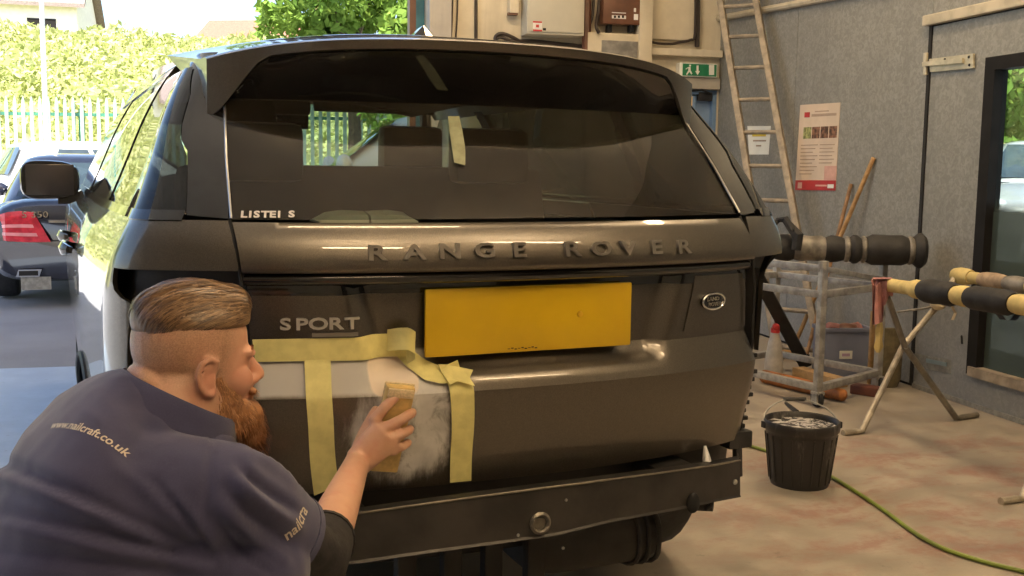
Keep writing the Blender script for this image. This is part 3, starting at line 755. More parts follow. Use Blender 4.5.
# ---- tailgate (creased skin)
def sstep(a, b, x): x = max(0, min(1, (x-a)/(b-a))); return x*x*(3-2*x)
def det(X, z):
    if z < .846: d = .014*(z-.60)/.246
    elif z < .925: d = .014-.040*(z-.846)/.079
    elif z < 1.104: d = -.026
    else: d = -.030
    if .86 < z: # number plate recess, wider at the top
        hw_ = .350+.06*max(0, min(1, (z-.90)/.2)); m = 1-sstep(hw_, hw_+.055, abs(X)); d -= .030*m*sstep(.872, .905, z)
    return d
def TG(t, z, off=0.0):
    P = S(t, z); d = det(P.x, z)+off
    N = (S(t, z, .01)-P)/.01
    return P+N*d
_tl = curve([(.60, -.60), (.67, -.613), (.888, -.651), (1.126, -.668), (1.245, -.683)])
_tr = curve([(.60, .765), (.80, .752), (.93, .739), (1.03, .72), (1.12, .700), (1.245, .672)])
def tgl(z): return tX(_tl(z), z)
def tgr(z): return tX(_tr(z), z)
zs = [.605, .612, .65, .70, .75, .80, .835, .846, .850, .86, .872, .88, .89, .90, .91, .925, .93, .96, 1.0, 1.04, 1.08, 1.104, 1.108, 1.132]
mb = MB(); g = [[(tgl(z)+(tgr(z)-tgl(z))*i/110, z) for i in range(111)] for z in zs]
skin(mb, g, TG, 0, .012)
a_ = S(*px(262, 380)); b_ = S(*px(436, 380)); c1 = S(*px(404, 440)); f0_ = S(*px(364, 375)); f1_ = S(*px(414, 388))
M_tail = paint_mat('grey_bronze_paint_sanded', PA, PB, ((a_.x-.01, b_.x+.0, .85, .94), (c1.x+.005, .76, .135, .135), ((f0_.x+f1_.x)/2+.012, .890, .056, .046)))
tail = mb.build('tailgate', M_tail, car, ang=24)
# lettering panel and lip, black strip, seam trim
mb = MB(); g = []
for z, o in ((1.131, -.02), (1.129, .004), (1.132, .010), (1.14, .013), (1.16, .012), (1.19, .010), (1.22, .006), (1.24, .0), (1.246, -.012)):
    g.append([(tgl(min(z, 1.24))+(tgr(min(z, 1.24))-tgl(min(z, 1.24)))*i/80, z+0*o, o) for i in range(81)])
W_ = 81; mb.add([S(a, b, o) for r in g for a, b, o in r], [(j*W_+i, j*W_+i+1, (j+1)*W_+i+1, (j+1)*W_+i) for j in range(len(g)-1) for i in range(80)])
mb.build('lettering_panel', M_paint, tail, ang=50)
mb = MB(); g = []
for k in range(9):
    a = -1.75+3.2*k/8; z = 1.114+.0135*sin(a); o = -.016+.014*cos(a); g.append([S(tgl(1.12)+(tgr(1.12)-tgl(1.12))*i/60, z, o) for i in range(61)])
mb.add([p for r in g for p in r], [(j*61+i, j*61+i+1, (j+1)*61+i+1, (j+1)*61+i) for j in range(8) for i in range(60)])
mb.build('gloss_strip', M_gloss, tail)
mb = MB(); skin(mb, [[(tgl(z)+(tgr(z)-tgl(z))*i/70, z) for i in range(71)] for z in (1.073, 1.08, 1.09, 1.104)], TG, .0025, .003); mb.build('gloss_band', M_gloss, tail)
# raised badge panels each side of the recess
def badge_rows(side):
    if side < 0: return [[px(250, 297), px(384, 297)], [px(252, 345), px(391, 343)]]
    return [[(tX(.50, 1.09), 1.092), (tX(.692, 1.09), 1.090)], [(tX(.47, .94), .945), (tX(.725, .94), .940)]]
mb = MB(); patch(mb, badge_rows(-1), .004, 16, 5, .012, TG, pix=False); mb.build('badge_panel', M_paint, tail, ang=40)
mb = MB(); patch(mb, badge_rows(1), .004, 16, 5, .012, TG, pix=False); mb.build('badge_panel', M_paint, tail, ang=40)
# inner black structure behind the openings
mb = MB()
for s in (-1, 1):
    g = [[(s*(.60+1.65*i/24), z) for i in range(25)] for z in (.48, .6, .8, 1.0, 1.15, 1.2)]; skin(mb, g, S, -.045, 0)
g = [[(-1+2*i/30, z) for i in range(31)] for z in (.36, .45, .55, .66, .75)]; skin(mb, g, S, -.10, 0)
mb.build('inner_rear_body', M_matblk, car)

# rear glass and its surround
GL = [[(226, 92), (300, 92), (440, 98), (560, 104), (676, 108)], [(228, 160), (330, 160), (470, 160), (600, 162), (711, 166)], [(233, 218.5), (350, 219), (500, 217.5), (650, 215.5), (737, 213)]]
mb = MB(); patch(mb, GL, -.004, 24, 12, 0); rg = mb.build('rear_window', M_rglass, tail)
for edge in ([(224.5, 96), (226.5, 160), (231.5, 219)], [(678, 112), (713, 166), (739, 213)]):
    mb = MB(); mb.tube([S(*px(u, v), .002) for u, v in densify(edge, 12)], .0034, 6); mb.build('glass_edge_highlight', M_edgehl, rg)  # bright bead standing in for the highlight on the rounded tailgate edge
mb = MB(); mb.tube([S(tgl(z)-.006, z, -.001) for z in (.62, .75, .9, 1.05, 1.13, 1.2, 1.245)], .0045, 6); mb.build('seam_gap', M_dark, tail)
mb = MB(); mb.tube([S(tgr(z)+.006, z, -.001) for z in (.62, .75, .9, 1.05, 1.13, 1.2, 1.245)], .0045, 6); mb.build('seam_gap', M_dark, tail)
# D pillars in gloss black
for s in (-1, 1):
    qx = [(abs(px(u, v)[0]), px(u, v)[1]) for u, v in ((185, 214), (187, 150), (190, 95), (191, 70), (189, 58))]
    ix = [tX(.690, 1.25), tX(.672, 1.4), tX(.655, 1.53), tX(.65, 1.6), tX(.64, 1.66)]
    mb = MB(); patch(mb, [[(s*i_, 1.249+(q[1]-1.249)*(k > 0)), (s*q[0], max(1.249, q[1]))] for k, (i_, q) in enumerate(zip(ix, qx))], -.003, 24, 20, 0, pix=False); mb.build('d_pillar', M_gloss, car)
    QX = qx
# quarter panels
DOOR_R = 1.46
def arch_z(y, yc=1.04, r=.425, sill=.40, zc=.385):
    q = r*r-(y-yc)**2
    return max(sill, zc+sqrt(q)) if q > 0 else sill
def side_grid(y0, y1, ztop, zbot, nu, nv, s):
    g = []
    for j in range(nv+1):
        r = []
        for i in range(nu+1):
            y = y0+(y1-y0)*i/nu; a, b = ztop(y), zbot(y); z = a+(b-a)*j/nv; r.append((s*tY(y, z), z))
        g.append(r)
    return g
for s in (-1, 1):
    mb = MB(); L0 = 0
    g = [[(s*(tX(.676+.014*(z-1.134)/.11+(.012 if s > 0 else 0), z)*(1-i/30)+2.0*i/30), z) for i in range(31)] for z in (1.243, 1.235, 1.21, 1.18, 1.15, 1.137, 1.134)]
    skin(mb, g, S, .001, .014)
    rq = [(abs(px(u, v)[0]), px(u, v)[1]) for u, v in ((127, 360), (128, 342), (129, 326), (131, 304), (113, 286), (114, 268))]; rl = curve([(z, t) for t, z in rq])
    g = []
    for z in (1.137, 1.12, 1.10, 1.085, 1.07, 1.057, 1.03, 1.0, .95, .9, .85):
        e = tY(DOOR_R, z); a0 = rl(z); g.append([(s*(a0+(e-a0)*i/40), z) for i in range(41)])
    skin(mb, g, S, .001, .014)
    g = []
    for z in (1.243, 1.19, 1.137):
        e = tY(DOOR_R, z); g.append([(s*(1.99+(e-1.99)*i/24), z) for i in range(25)])
    skin(mb, g, S, .001, .014)
    skin(mb, side_grid(.42, DOOR_R, lambda y: .851, arch_z, 44, 6, s), S, .001, .014)
    mb.build('quarter_panel', M_paint, car, ang=40)
    mb = MB(); pr = []
    for k in range(25):
        a = pi*k/24*1.02-.03; y = 1.04+.425*cos(a); z = .385+.425*sin(a); pr.append((S(s*tY(y, z), z, .003), S(s*tY(y, z), z, -.16)))
    mb.loft([[a, b] for a, b in pr], cap=False, closed=False); mb.tube([a for a, b in pr], .009, 6); mb.build('wheel_arch_liner', M_matblk, car)
    # doors
    for (y0, y1, nm) in ((DOOR_R+.008, 2.36, 'rear_door'), (2.368, 3.42, 'front_door')):
        mb = MB(); zb_ = (lambda y: arch_z(y)) if nm == 'rear_door' else (lambda y: .40)
        skin(mb, side_grid(y0, y1, lambda y: 1.243, lambda y: max(.40, zb_(y)), 18, 16, s), S, .001, .02)
        dr = mb.build(nm, M_paint, car, ang=40)
        hy = y0+.20 if nm == 'rear_door' else y0+.22; hz = 1.075 if nm == 'rear_door' else 1.06
        q = MB(); c0 = S(s*tY(hy-.02, hz), hz, .035); q.loft([[S(s*tY(hy+yy, hz+zz*k2), hz+zz*k2, oo) for zz, oo in ((-.016, o-.012), (.016, o-.012), (.018, o), (.0, o+.008), (-.018, o))] for yy, o, k2 in ((-.10, .022, .6), (-.08, .040, 1), (0, .046, 1), (.09, .040, 1), (.12, .012, .7))]); q.build('handle', M_gloss if nm == 'rear_door' else M_paint, dr, ang=50)
    mb = MB(); skin(mb, side_grid(3.428, 4.60, lambda y: 1.20-.10*max(0, (y-3.43)/1.2)**1.5, lambda y: max(.36, arch_z(y, 3.94, .425, .36)), 40, 8, s), S, .001, .014); mb.build('front_wing', M_paint, car, ang=40)
    mb = MB(); skin(mb, side_grid(1.46, 3.52, lambda y: .40, lambda y: .26, 10, 2, s), S, -.02, .03); mb.build('sill', M_matblk, car)
    # side glass, pillars, rails
    def gz(z): return S
    zb0, zb1 = 1.252, 1.622
    mb = MB(); patch(mb, [[(s*QX[0][0], 1.258), (s*tY(.98, 1.258), 1.258)], [(s*QX[1][0], QX[1][1]), (s*tY(1.0, 1.4), 1.40)], [(s*QX[2][0], QX[2][1]), (s*tY(1.03, 1.53), 1.53)], [(s*QX[3][0], 1.61), (s*tY(1.05, 1.61), 1.61)]], .0, 14, 10, 0, pix=False); mb.build('quarter_glass', M_pglass, car)
    mb = MB(); g = side_grid(1.04, 2.20, lambda y: 1.625, lambda y: 1.255, 12, 8, s); skin(mb, g, S, .0, 0); mb.build('rear_door_glass', M_pglass, car)
    mb = MB(); g = side_grid(2.27, 3.45, lambda y: 1.625-.30*max(0, (y-2.75)/.70)**1.25, lambda y: 1.245, 14, 8, s); skin(mb, g, S, .0, 0); mb.build('front_door_glass', M_sglass, car)
    for y0, y1 in ((.97, 1.05), (2.19, 2.28)):
        mb = MB(); skin(mb, side_grid(y0, y1, lambda y: 1.63, lambda y: 1.25, 3, 8, s), S, .003, .02); mb.build('window_pillar', M_gloss, car)
    mb = MB(); skin(mb, [[(s*(QX[0][0]+(tY(3.45, 1.25)-QX[0][0])*i/50), z) for i in range(51)] for z in (1.240, 1.247, 1.258, 1.262)], S, .005, .014); mb.build('window_sill_trim', M_gloss, car)
    mb = MB(); g = [[(s*(tY(.92, z)+(tY(2.85, z)-tY(.92, z))*i/40), z) for i in range(41)] for z in (1.612, 1.622, 1.635, 1.65, 1.658)]; skin(mb, g, S, .004, .02); mb.build('roof_rail', M_paint, car)
    # door mirror
    q = MB(); c = dep(50, 178, (S(s*tY(3.05, 1.24), 1.24)-CAM).dot(c_f)) if s < 0 else V((1.03, 3.03, 1.25)); c = V((s*abs(c.x), 3.06, 1.290)); 
    prof = [(-.10, .95), (-.085, 1.0), (.0, .98), (.05, .80), (.085, .35)]
    q.loft([[c+V((s*(.125*k*math.copysign(abs(cos(a))**.6, cos(a)))+0, yy, .088*k*math.copysign(abs(sin(a))**.6, sin(a))*(1+.10*cos(a)*1))) for a in [2*pi*i/24 for i in range(24)]] for yy, k in prof])
    mr = q.build('door_mirror', M_gloss, car, ang=60)
    q = MB(); q.loft([[V((s*x, yy, z)) for yy, z in ((3.0, zz-.02), (3.10, zz-.02), (3.10, zz+.02), (3.0, zz+.02))] for x, zz in ((.90, 1.235), (.98, 1.20), (abs(c.x)-.03, 1.20))]); q.build('mirror_arm', M_gloss, mr)
    q = MB(); q.box(c+V((0, -.1, 0)), (.20, .008, .14), None, .003); q.build('mirror_glass', mat('dark_mirror', (.10, .09, .085), .12, .6, var=.1), mr)
# roof, spoiler
def roofz(x, y): return (1.694+.034*sstep(.4, 1.6, y)-.02*sstep(2.2, 3.0, y))+.050*(1-(abs(x)/.67)**2.4)-.050+.008
mb = MB(); mb.grid(lambda u, v: V(((u*2-1)*.700, .47+2.45*v+.36*(1-v)*abs(u*2-1)**4, roofz((u*2-1)*.672, .47+2.45*v)+.012)), 30, 26)
for s in (-1, 1):
    ev = [i/26 for i in range(27)]; A_ = [V((s*.700, .47+2.45*v+.36*(1-v), roofz(.672, .47+2.45*v)+.012)) for v in ev]; mb.loft([[a, (lambda q: V((q.x*1.004, a.y, 1.640)))(S(s*max(1.9, tY(a.y, 1.640)), 1.640))] for a in A_], cap=False, closed=False)
mb.build('roof', M_paint, car)
mb = MB(); mb.grid(lambda u, v: V(((u*2-1)*.63, .5+2.4*v, roofz((u*2-1)*.66, .5+2.4*v)-.05)), 8, 8); mb.grid(lambda u, v: V(((u*2-1)*.60, .40+.12*v, 1.545+.10*v)), 8, 2); mb.build('headlining', M_headl, car)
def lip(X):
    a = abs(X)/(.70 if X < 0 else .665); y = .235+.165*a**3; zt = 1.682-.030*a*a-.030*a**5; zb = zt-.026-.115*sstep(.80, 1.0, a); return y, zt, zb
XS = [(.70 if k < 0 else .665)*sin(pi/2*k/22) for k in range(-22, 23)]
g = []
for X in XS:
    y, zt, zb = lip(X); a = abs(X)/.68
    yw = S(tX(X, 1.53), 1.53).y if abs(X) < .66 else S(tX(.66, 1.53), 1.53).y
    yr0 = .50+.10*a**3
    yr0 = .50+.36*a**4; g.append([V((X*(1+.05*a**6), yr0, roofz(X*.96, yr0)+.016-.010*a**6)), V((X, y+.12, zt+.010-.004*a)), V((X, y+.02, zt+.001)), V((X, y, zt-.005)), V((X, y+.002, (zt+zb)/2)), V((X, y+.006, zb)), V((X, y+.02, zb-.004)), V((X, (y+yw)/2, (zb+1.545)/2+.012*(1-a))), V((X, yw+.01, 1.53))])
mb = MB(); mb.loft(g, cap=True, closed=True); sp = mb.build('roof_spoiler', M_paint, tail, ang=30)
mb = MB(); mb.add([p+V((0, -.0015, -.002)) for r in g for p in (r[6], r[7], r[8])], [(3*i+j, 3*i+j+1, 3*i+j+4, 3*i+j+3) for i in range(len(g)-1) for j in range(2)]); mb.build('spoiler_underside', M_gloss, sp)
mb = MB(); mb.box((0, .30, 1.655), (.22, .03, .012), None, .004); mb.build('brake_lamp', M_redl, sp)
mb = MB(); c = V((.02, .98, roofz(0, .98)+.01)); mb.loft([[c+V((wx*k, yy, zz)) for wx, zz in ((-.03, 0), (-.024, h*.6), (0, h), (.024, h*.6), (.03, 0))] for yy, k, h in ((-.10, .7, .02), (-.06, 1.2, .075), (.0, 1.2, .07), (.14, .4, .01))]); mb.build('roof_aerial', M_gloss, car)
# bonnet, nose, windscreen
mb = MB(); mb.grid(lambda u, v: V(((u*2-1)*(.90-.04*v), 3.55+1.1*v-.16*v*abs(u*2-1)**3, 1.215-.13*v**1.6+.035*(1-(u*2-1)**2))), 16, 10); mb.build('bonnet', M_paint, car)
mb = MB(); mb.grid(lambda u, v: V(((u*2-1)*.945, 4.60+.14*(1-abs(u*2-1)**3)*sin(pi*(.25+.5*v)), .30+.80*v)), 16, 6); mb.build('front_bumper', M_paint, car)
mb = MB(); mb.box((0, 4.72, .86), (.75, .05, .16), None, .03); mb.build('grille', M_gloss, car)
mb = MB(); mb.grid(lambda u, v: V(((u*2-1)*(.60+.17*(1-v)), 2.93+.68*(1-v)-.10*abs(u*2-1)**3, 1.225+.46*v)), 12, 6); mb.build('windscreen', M_wscreen, car)
for s in (-1, 1):
    mb = MB(); mb.tube([V((s*.88, 3.52, 1.235)), V((s*.79, 3.15, 1.47)), V((s*.675, 2.82, 1.675))], [.04, .035, .03], 8); mb.build('a_pillar', M_paint, car)
# wheels
for s in (-1, 1):
    for yc in (1.04, 3.94):
        a, b = MB(), MB(); wheel(a, b, s*.82, yc, .375, s, .27); ty = a.build('tyre', M_tyre, car); b.build('rim', M_alloy, ty)
# interior
mb = MB(); mb.box((0, 2.4, .55), (1.66, 3.4, .08)); mb.box((0, .85, .80), (1.2, 1.0, .30)); mb.box((0, 3.25, .95), (1.5, .35, .55), None, .05); mb.box((-.86, 2.2, .85), (.05, 2.6, .66)); mb.box((.86, 2.2, .85), (.05, 2.6, .66)); mb.build('cabin_trim', M_headl, car)
def headrest(parent, c, w_, h_):
    q = MB(); q.box(c, (w_, .11, h_), None, .035); o = q.build('headrest', M_seat, parent)
q = MB(); q.box((0, 1.42, 1.03), (1.34, .17, .68), Matrix.Rotation(-.22, 3, 'X'), .05); rs = q.build('rear_seat', M_seat, car)
for X, hh in ((-.41, .20), (.42, .20)): headrest(rs, (X, 1.36, 1.37+hh*.2), .29, hh)
for X in (-.40, .40):
    q = MB(); q.box((X, 2.30, .97), (.50, .17, .72), Matrix.Rotation(-.2, 3, 'X'), .06); q.box((X, 2.58, .68), (.50, .52, .16), None, .05); fs = q.build('front_seat', M_seat, car); headrest(fs, (X, 2.22, 1.44), .28, .21)
q = MB(); q.lathe([(.19, -.015), (.185, .012), (.165, .012), (.165, -.015)], (.40, 3.0, 1.05), 28, (0, -.9, .45)); q.build('steering_wheel', M_seat, car)
q = MB(); q.box((0, 3.02, 1.585), (.26, .03, .075), None, .012); q.build('rear_view_mirror', M_gloss, car)
for X, vz in ((-.38, 1.615), (.40, 1.665)): q = MB(); q.box((X, 2.78, vz), (.60, .03, .15 if X < 0 else .08), Matrix.Rotation(-.5, 3, 'X'), .01); q.build('sun_visor', M_headl, car)
q = MB(); q.box((0, 2.80, 1.645), (.18, .05, .08), None, .02); q.build('roof_console', M_headl, car)

# number plate (blank, yellow), badge, letters
def plate_pt(X, z): return V((X, .049+.0*X, z))
plq = [(424.5, 289.5), (630.5, 282.5), (632.5, 345.5), (426.5, 357.5)]
yp = .062
pc = [hit(u, v, (0, yp, 0), (0, 1, 0)) for u, v in plq]
x0 = (pc[0].x+pc[3].x)/2; x1 = (pc[1].x+pc[2].x)/2; z1 = (pc[0].z+pc[1].z)/2; z0 = (pc[2].z+pc[3].z)/2
n = NT('yellow_number_plate'); f = n.noise(5, 4); M_plate = n.done(n.bsdf(n.mix(n.ramp(f, .3, .7), (.58, .37, .004), (.66, .43, .006)), .38, 0, .3, n.bump(n.noise(5, 2), .25, .01)))
mb = MB(); mb.box(((x0+x1)/2, yp+.006, (z0+z1)/2), (x1-x0, .012, z1-z0), None, .005); pl = mb.build('number_plate', M_plate, tail)
P = hit(580, 314, (0, yp, 0), (0, 1, 0)); mb = MB(); mb.lathe([(.0075, 0), (.007, .003), (.002, .004)], P, 14, (0, -1, 0)); mb.build('plate_screw', mat('yellow_cap', (.70, .42, .02), .4, var=.1), pl)
P = hit(522, 348, (0, yp, 0), (0, 1, 0)); mb = MB()
for k in range(9): mb.box(P+V((-.035+.009*k, -.001, .0015*sin(k*2.1))), (.006, .001, .0025 if k % 3 else .0015))
mb.build('plate_small_print', M_dark, pl, smooth=False)
def letter_on_shell(ch, u, v, size, m, parent, surf, off, xs=1.4, bold=.0, dep_=.004, name='letter'):
    t, z = px(u, v); p = surf(t, z, off); xa = surf(t+.02, z, off)-surf(t-.02, z, off); ya = surf(t, z+.004, off)-surf(t, z-.004, off)
    return text_mesh(name, ch, size, dep_, m, parent, p, xa, ya, 'CENTER', bold, xs=xs)
for ch, u, v in (('R', 376, 261), ('A', 413.5, 260), ('N', 448.5, 259), ('G', 483, 258), ('E', 517, 257.5), ('R', 569.5, 256.5), ('O', 598.5, 256), ('V', 625.5, 255.2), ('E', 653, 254.4), ('R', 680, 253.8)):
    letter_on_shell(ch, u, v, .048, M_satin, tail, S, .014, 1.5, .0012, .005)
for ch, u, v in zip('SPORT', (285, 301.5, 318.5, 336, 352.5), (331, 331, 330.6, 330.3, 330)):
    letter_on_shell(ch, u, v, .037, M_lett, tail, TG, .010, 1.5, .0008, .004)
mb = MB(); patch(mb, [[px(312, 334.5), px(359, 333.5)], [px(312, 338.5), px(359, 337.5)]], .013, 8, 2, .006, TG, pix=False); mb.build('model_badge', M_satin, tail)
# oval badge
t0, z0_ = px(718, 302); c = TG(t0, z0_, .008); xa = (TG(t0+.02, z0_, .008)-TG(t0-.02, z0_, .008)).normalized(); na = V((xa.y, -xa.x, -.05)).normalized(); ya = na.cross(xa)*1
if ya.z < 0: ya = -ya
def oval(mb, rx, rz, h0, h1): mb.loft([[c+xa*rx*k*cos(a)+ya*rz*k*sin(a)+na*h for a in [2*pi*i/36 for i in range(36)]] for k, h in ((1, h0), (1, h1), (.97, h1+.001))])
mb = MB(); oval(mb, .045, .0235, -.004, .003); ob = mb.build('oval_badge', M_gloss, tail, ang=40)
mb = MB(); mb.tube([c+xa*.043*cos(a)+ya*.022*sin(a)+na*.004 for a in [2*pi*i/40 for i in range(41)]], .0032, 8, cap=False); mb.build('badge_rim', M_chrome, ob)
text_mesh('badge_lettering', 'LAND', .0145, .0008, M_satin, ob, c+xa*-.004+ya*.002+na*.005, xa, ya, 'CENTER', .0002, xs=1.25)
text_mesh('badge_lettering', 'ROVER', .0145, .0008, M_satin, ob, c+xa*.004-ya*.0125+na*.005, xa, ya, 'CENTER', .0002, xs=1.15)
# sticker letters on the glass (the R is worn away to a stroke)
M_stk = mat('white_sticker', (.72, .70, .66), .5, var=.05)
for ch, u in zip('LISTEI', (243.5, 250, 256.5, 265, 272.5, 279)):
    letter_on_shell(ch, u, 217.3, .0235, M_stk, rg, S, .0, 1.25, .0009, .0005, 'sticker_letter')
letter_on_shell('S', 291.5, 217.0, .0235, M_stk, rg, S, .0, 1.25, .0009, .0005, 'sticker_letter')

# crash beam where the bumper was
def beam_hit(u, v, y0):
    d = ray(u, v); k = 2.2
    for _ in range(40):
        P = CAM+d*(k/FPX); e = y0+bulge(P.x)*1.15-P.y; k += e/(d.y/FPX)*.9
    return P
top = [beam_hit(u, v, .005) for u, v in ((240, 529), (300, 521), (356, 514), (420, 505), (479, 497), (540, 489), (594, 482), (655, 474), (712, 466), (741, 460.5))]
bot = [beam_hit(u, v, .005) for u, v in ((240, 575), (300, 570), (361, 563), (430, 553), (490, 545), (554, 536), (612, 522), (673, 511), (715, 502), (741, 497))]
mb = MB(); mb.loft([[b, b+V((0, .004, .006)), a-V((0, -.004, .006)), a+V((0, .006, 0)), V((a.x+.01, a.y+.034, a.z+.003)), V((b.x+.01, b.y+.034, b.z))] for a, b in zip(top, bot)]); beam = mb.build('crash_beam', M_dkmetal, car, ang=30)
mb = MB(); mb.tube([a+V((0, .003, 0)) for a in top], .0032, 6); mb.build('edge_highlight', mat('worn_steel_and_highlight', (.16, .145, .12), .4, .6, var=.2, scale=40), beam)  # pale tube puts a highlight along the top edge of the beam
def bpt(u, v, o=.0): return beam_hit(u, v, .005)+V((0, -o, 0))
mb = MB(); P = bpt(540, 523); mb.lathe([(.026, -.004), (.028, .004), (.022, .008), (.018, .004), (.018, -.02)], P, 24, (0, -1, .05)); sk = mb.build('towing_socket', mat('worn_steel_and_highlight', (.16, .145, .12), .4, .6, var=.2, scale=40), beam)
mb = MB(); mb.lathe([(.0175, 0), (.001, .001)], P+V((0, .006, 0)), 18, (0, -1, 0)); mb.build('socket_bore', M_dark, sk)
for u, v, r in ((735, 482, .008), (563, 548, .004), (566, 500, .004), (518, 535, .004)): P = bpt(u, v); mb = MB(); mb.lathe([(r, .0), (r*.9, .0025), (.002, .003)], P, 10, (0, -1, 0)); mb.build('beam_bolt', M_galv, beam)
for (u, v) in ((693, 503), (346, 549)):
    P = bpt(u, v); mb = MB(); mb.ell(P+V((0, .0, 0)), (.020, .012, .028)); mb.build('beam_recess', M_dark, beam)
for X in (-.46, .46): mb = MB(); mb.box((X, .20, .52), (.12, .24, .12), None, .01); mb.build('beam_bracket', M_matblk, beam)
mb = MB(); P = bpt(715, 463); mb.tube([P+V((0, .03, -.03)), P+V((0, .04, .0)), P+V((.0, .05, .035))], [.012, .012, .004], 8); mb.build('clip_stud', M_pale, beam)
mb = MB(); P = bpt(712, 505); mb.tube([P+V((.02+.022*cos(a), .06, -.01+.022*sin(a))) for a in [pi*k/8-pi*.5 for k in range(9)]], .006, 8); mb.build('towing_eye', M_matblk, beam)
# exhaust boxes, floor pan, posts below
M_under = mat('dirty_underbody', (.022, .019, .016), .7, var=.5, scale=6, bump=.3, bscale=30)
mb = MB(); mb.box((0, 1.9, .40), (1.4, 2.5, .10)); mb.box((0, .48, .48), (1.0, .45, .08), None, .03); mb.build('floor_pan', M_under, car)
mb = MB(); mb.loft([[V((X, .32+.17*math.copysign(abs(cos(a))**.7, cos(a))*k, .365+.085*math.copysign(abs(sin(a))**.7, sin(a))*k)) for a in [2*pi*i/24 for i in range(24)]] for X, k in ((.06, .55), (.09, .9), (.14, 1), (.40, 1), (.46, .9), (.49, .6))]); ex = mb.build('exhaust_box', M_under, car)
mb = MB()
for X in (.38, .41, .44): mb.tube([V((X, .32+.175*math.copysign(abs(cos(a))**.7, cos(a)), .365+.09*math.copysign(abs(sin(a))**.7, sin(a)))) for a in [2*pi*i/24 for i in range(25)]], .007, 6, cap=False)
mb.tube([V((.40, .3, .43)), V((.55, .22, .45)), V((.62, .16, .455))], .035, 12); mb.build('exhaust_rib', M_under, ex)
for X in (-.28, -.16, -.05, .07): mb = MB(); mb.box((X, .16, .30), (.05, .04, .36), None, .006); mb.build('tow_bracket', M_under, car, smooth=False)
# lamp-aperture brackets (right side seen end-on): spine with moulded teeth
for s in (-1, 1):
    mb = MB(); sp_ = [S(s*tX(.762, z), z, -.02) for z in (.62, .72, .82, .92, 1.02, 1.10)]
    mb.loft([[p+V((s*.012, -.01, 0)), p+V((s*.035, .02, 0)), p+V((s*.02, .10, 0)), p+V((-s*.03, .06, 0))] for p in sp_]); lb = mb.build('lamp_bracket', M_matblk, car, ang=30)
    mb = MB()
    for k in range(11):
        z = .61+.024*k; p = S(s*tX(.765, z), z, -.012); mb.box(p+V((s*(.006+.006*(k % 3)), .01, 0)), (.03, .03, .012), None, .002)
    mb.box(S(s*tX(.76, .6), .60, -.01), (.08, .06, .05), None, .006); mb.tube([S(s*tX(.745, .6), .60, 0), S(s*tX(.73, .5), .50, .02)], .014, 8); mb.build('bracket_teeth', M_matblk, lb)
# dented reflector stuff in the right-hand gap
# ---- masking tape lying on the paint: things of their own
def tape(name, rows, label, surf=TG, off=.006, nu=20, nv=10, pix=True):
    mb = MB(); R = [[px(*q) for q in densify(r, nu)] for r in rows]; 
    base = surf(*px(*rows[0][0]))
    seg = len(R)-1; g = []
    for j in range(nv+1):
        q = seg*j/nv; i = min(seg-1, int(q)); f = q-i; g.append([tuple(R[i][k][d]*(1-f)+R[i+1][k][d]*f for d in (0, 1)) for k in range(nu+1)])
    skin(mb, g, lambda a, b, o: surf(a, b, o)+V((0, 0, 0)), off, .0025)
    o = mb.build(name, M_tape, None, loc=base); return tag(o, label, 'tape')
tape('masking_tape', [[(251, 341.5), (300, 340.5), (350, 339.5), (410, 337.5)], [(254, 364), (300, 363), (350, 362.5), (402, 361)]], 'long horizontal strip of yellow masking tape under the left lettered badge', off=.008, nu=40, nv=6)
tape('masking_tape', [[(304, 362), (331, 361.5)], [(306, 393), (331.5, 393)], [(309, 440), (334, 438)], [(314, 494), (338.5, 483)]], 'left vertical strip of yellow masking tape nearest the man', off=.009, nu=8, nv=40)
tape('masking_tape', [[(438, 369), (466, 372)], [(447, 384), (471, 384)], [(450, 430), (471.5, 430)], [(449, 481), (470, 479)]], 'right vertical strip of yellow masking tape below the number plate corner', off=.009, nu=8, nv=40)
tape('masking_tape', [[(402, 344), (414, 352), (428, 363), (440, 368), (456, 369)], [(398, 358), (410, 370), (424, 379), (440, 382), (458, 381)]], 'curved torn strip of yellow masking tape below the left corner of the number plate', off=.012, nu=24, nv=5)
mb = MB(); ctr = [(390, 344), (400, 340), (409, 339), (416, 343), (417, 350), (410, 356)]
rows_ = []
for k, (u, v) in enumerate(densify(ctr, 14)):
    t_, z_ = px(u, v); lift = .012+.035*sin(pi*k/14)
    rows_.append([TG(t_, z_+h, lift+abs(h)*.2) for h in (-.026, -.01, .01, .026)])
mb.add([p for r in rows_ for p in r], [(4*i+j, 4*i+j+1, 4*i+j+5, 4*i+j+4) for i in range(14) for j in range(3)])
o = mb.build('masking_tape', M_tape, None, loc=rows_[0][0]); tag(o, 'curled loose end of yellow masking tape at the end of the long horizontal strip', 'tape')
mb = MB(); fl_ = [(442, 372), (440, 366), (451, 367), (460, 362), (462, 369), (473, 370), (468, 376), (470, 382), (455, 379), (446, 381)]
mb.prism([TG(*px(u, v), .018+.012*((k % 2))) for k, (u, v) in enumerate(fl_)], V((0, -.002, 0))); o = mb.build('masking_tape', M_tape, None, smooth=False, loc=TG(*px(455, 372))); tag(o, 'small star shaped torn scrap of masking tape on top of the right vertical strip', 'tape')
M_tape2 = mat('old_tape_on_glass', (.34, .36, .22), .7, var=.15, scale=30)
o = tape('glass_tape', [[(448, 117), (459, 117)], [(449, 130), (462, 131)], [(452, 150), (465, 150)], [(454, 163), (465, 166)]], 'short pale green strip of tape stuck upright on the rear window', S, .003, 6, 14); o.data.materials[0] = M_tape2
mb = MB(); P = hit(364, 214, (0, .40, 0), (0, 1, 0)); 
pz_ = 1.245
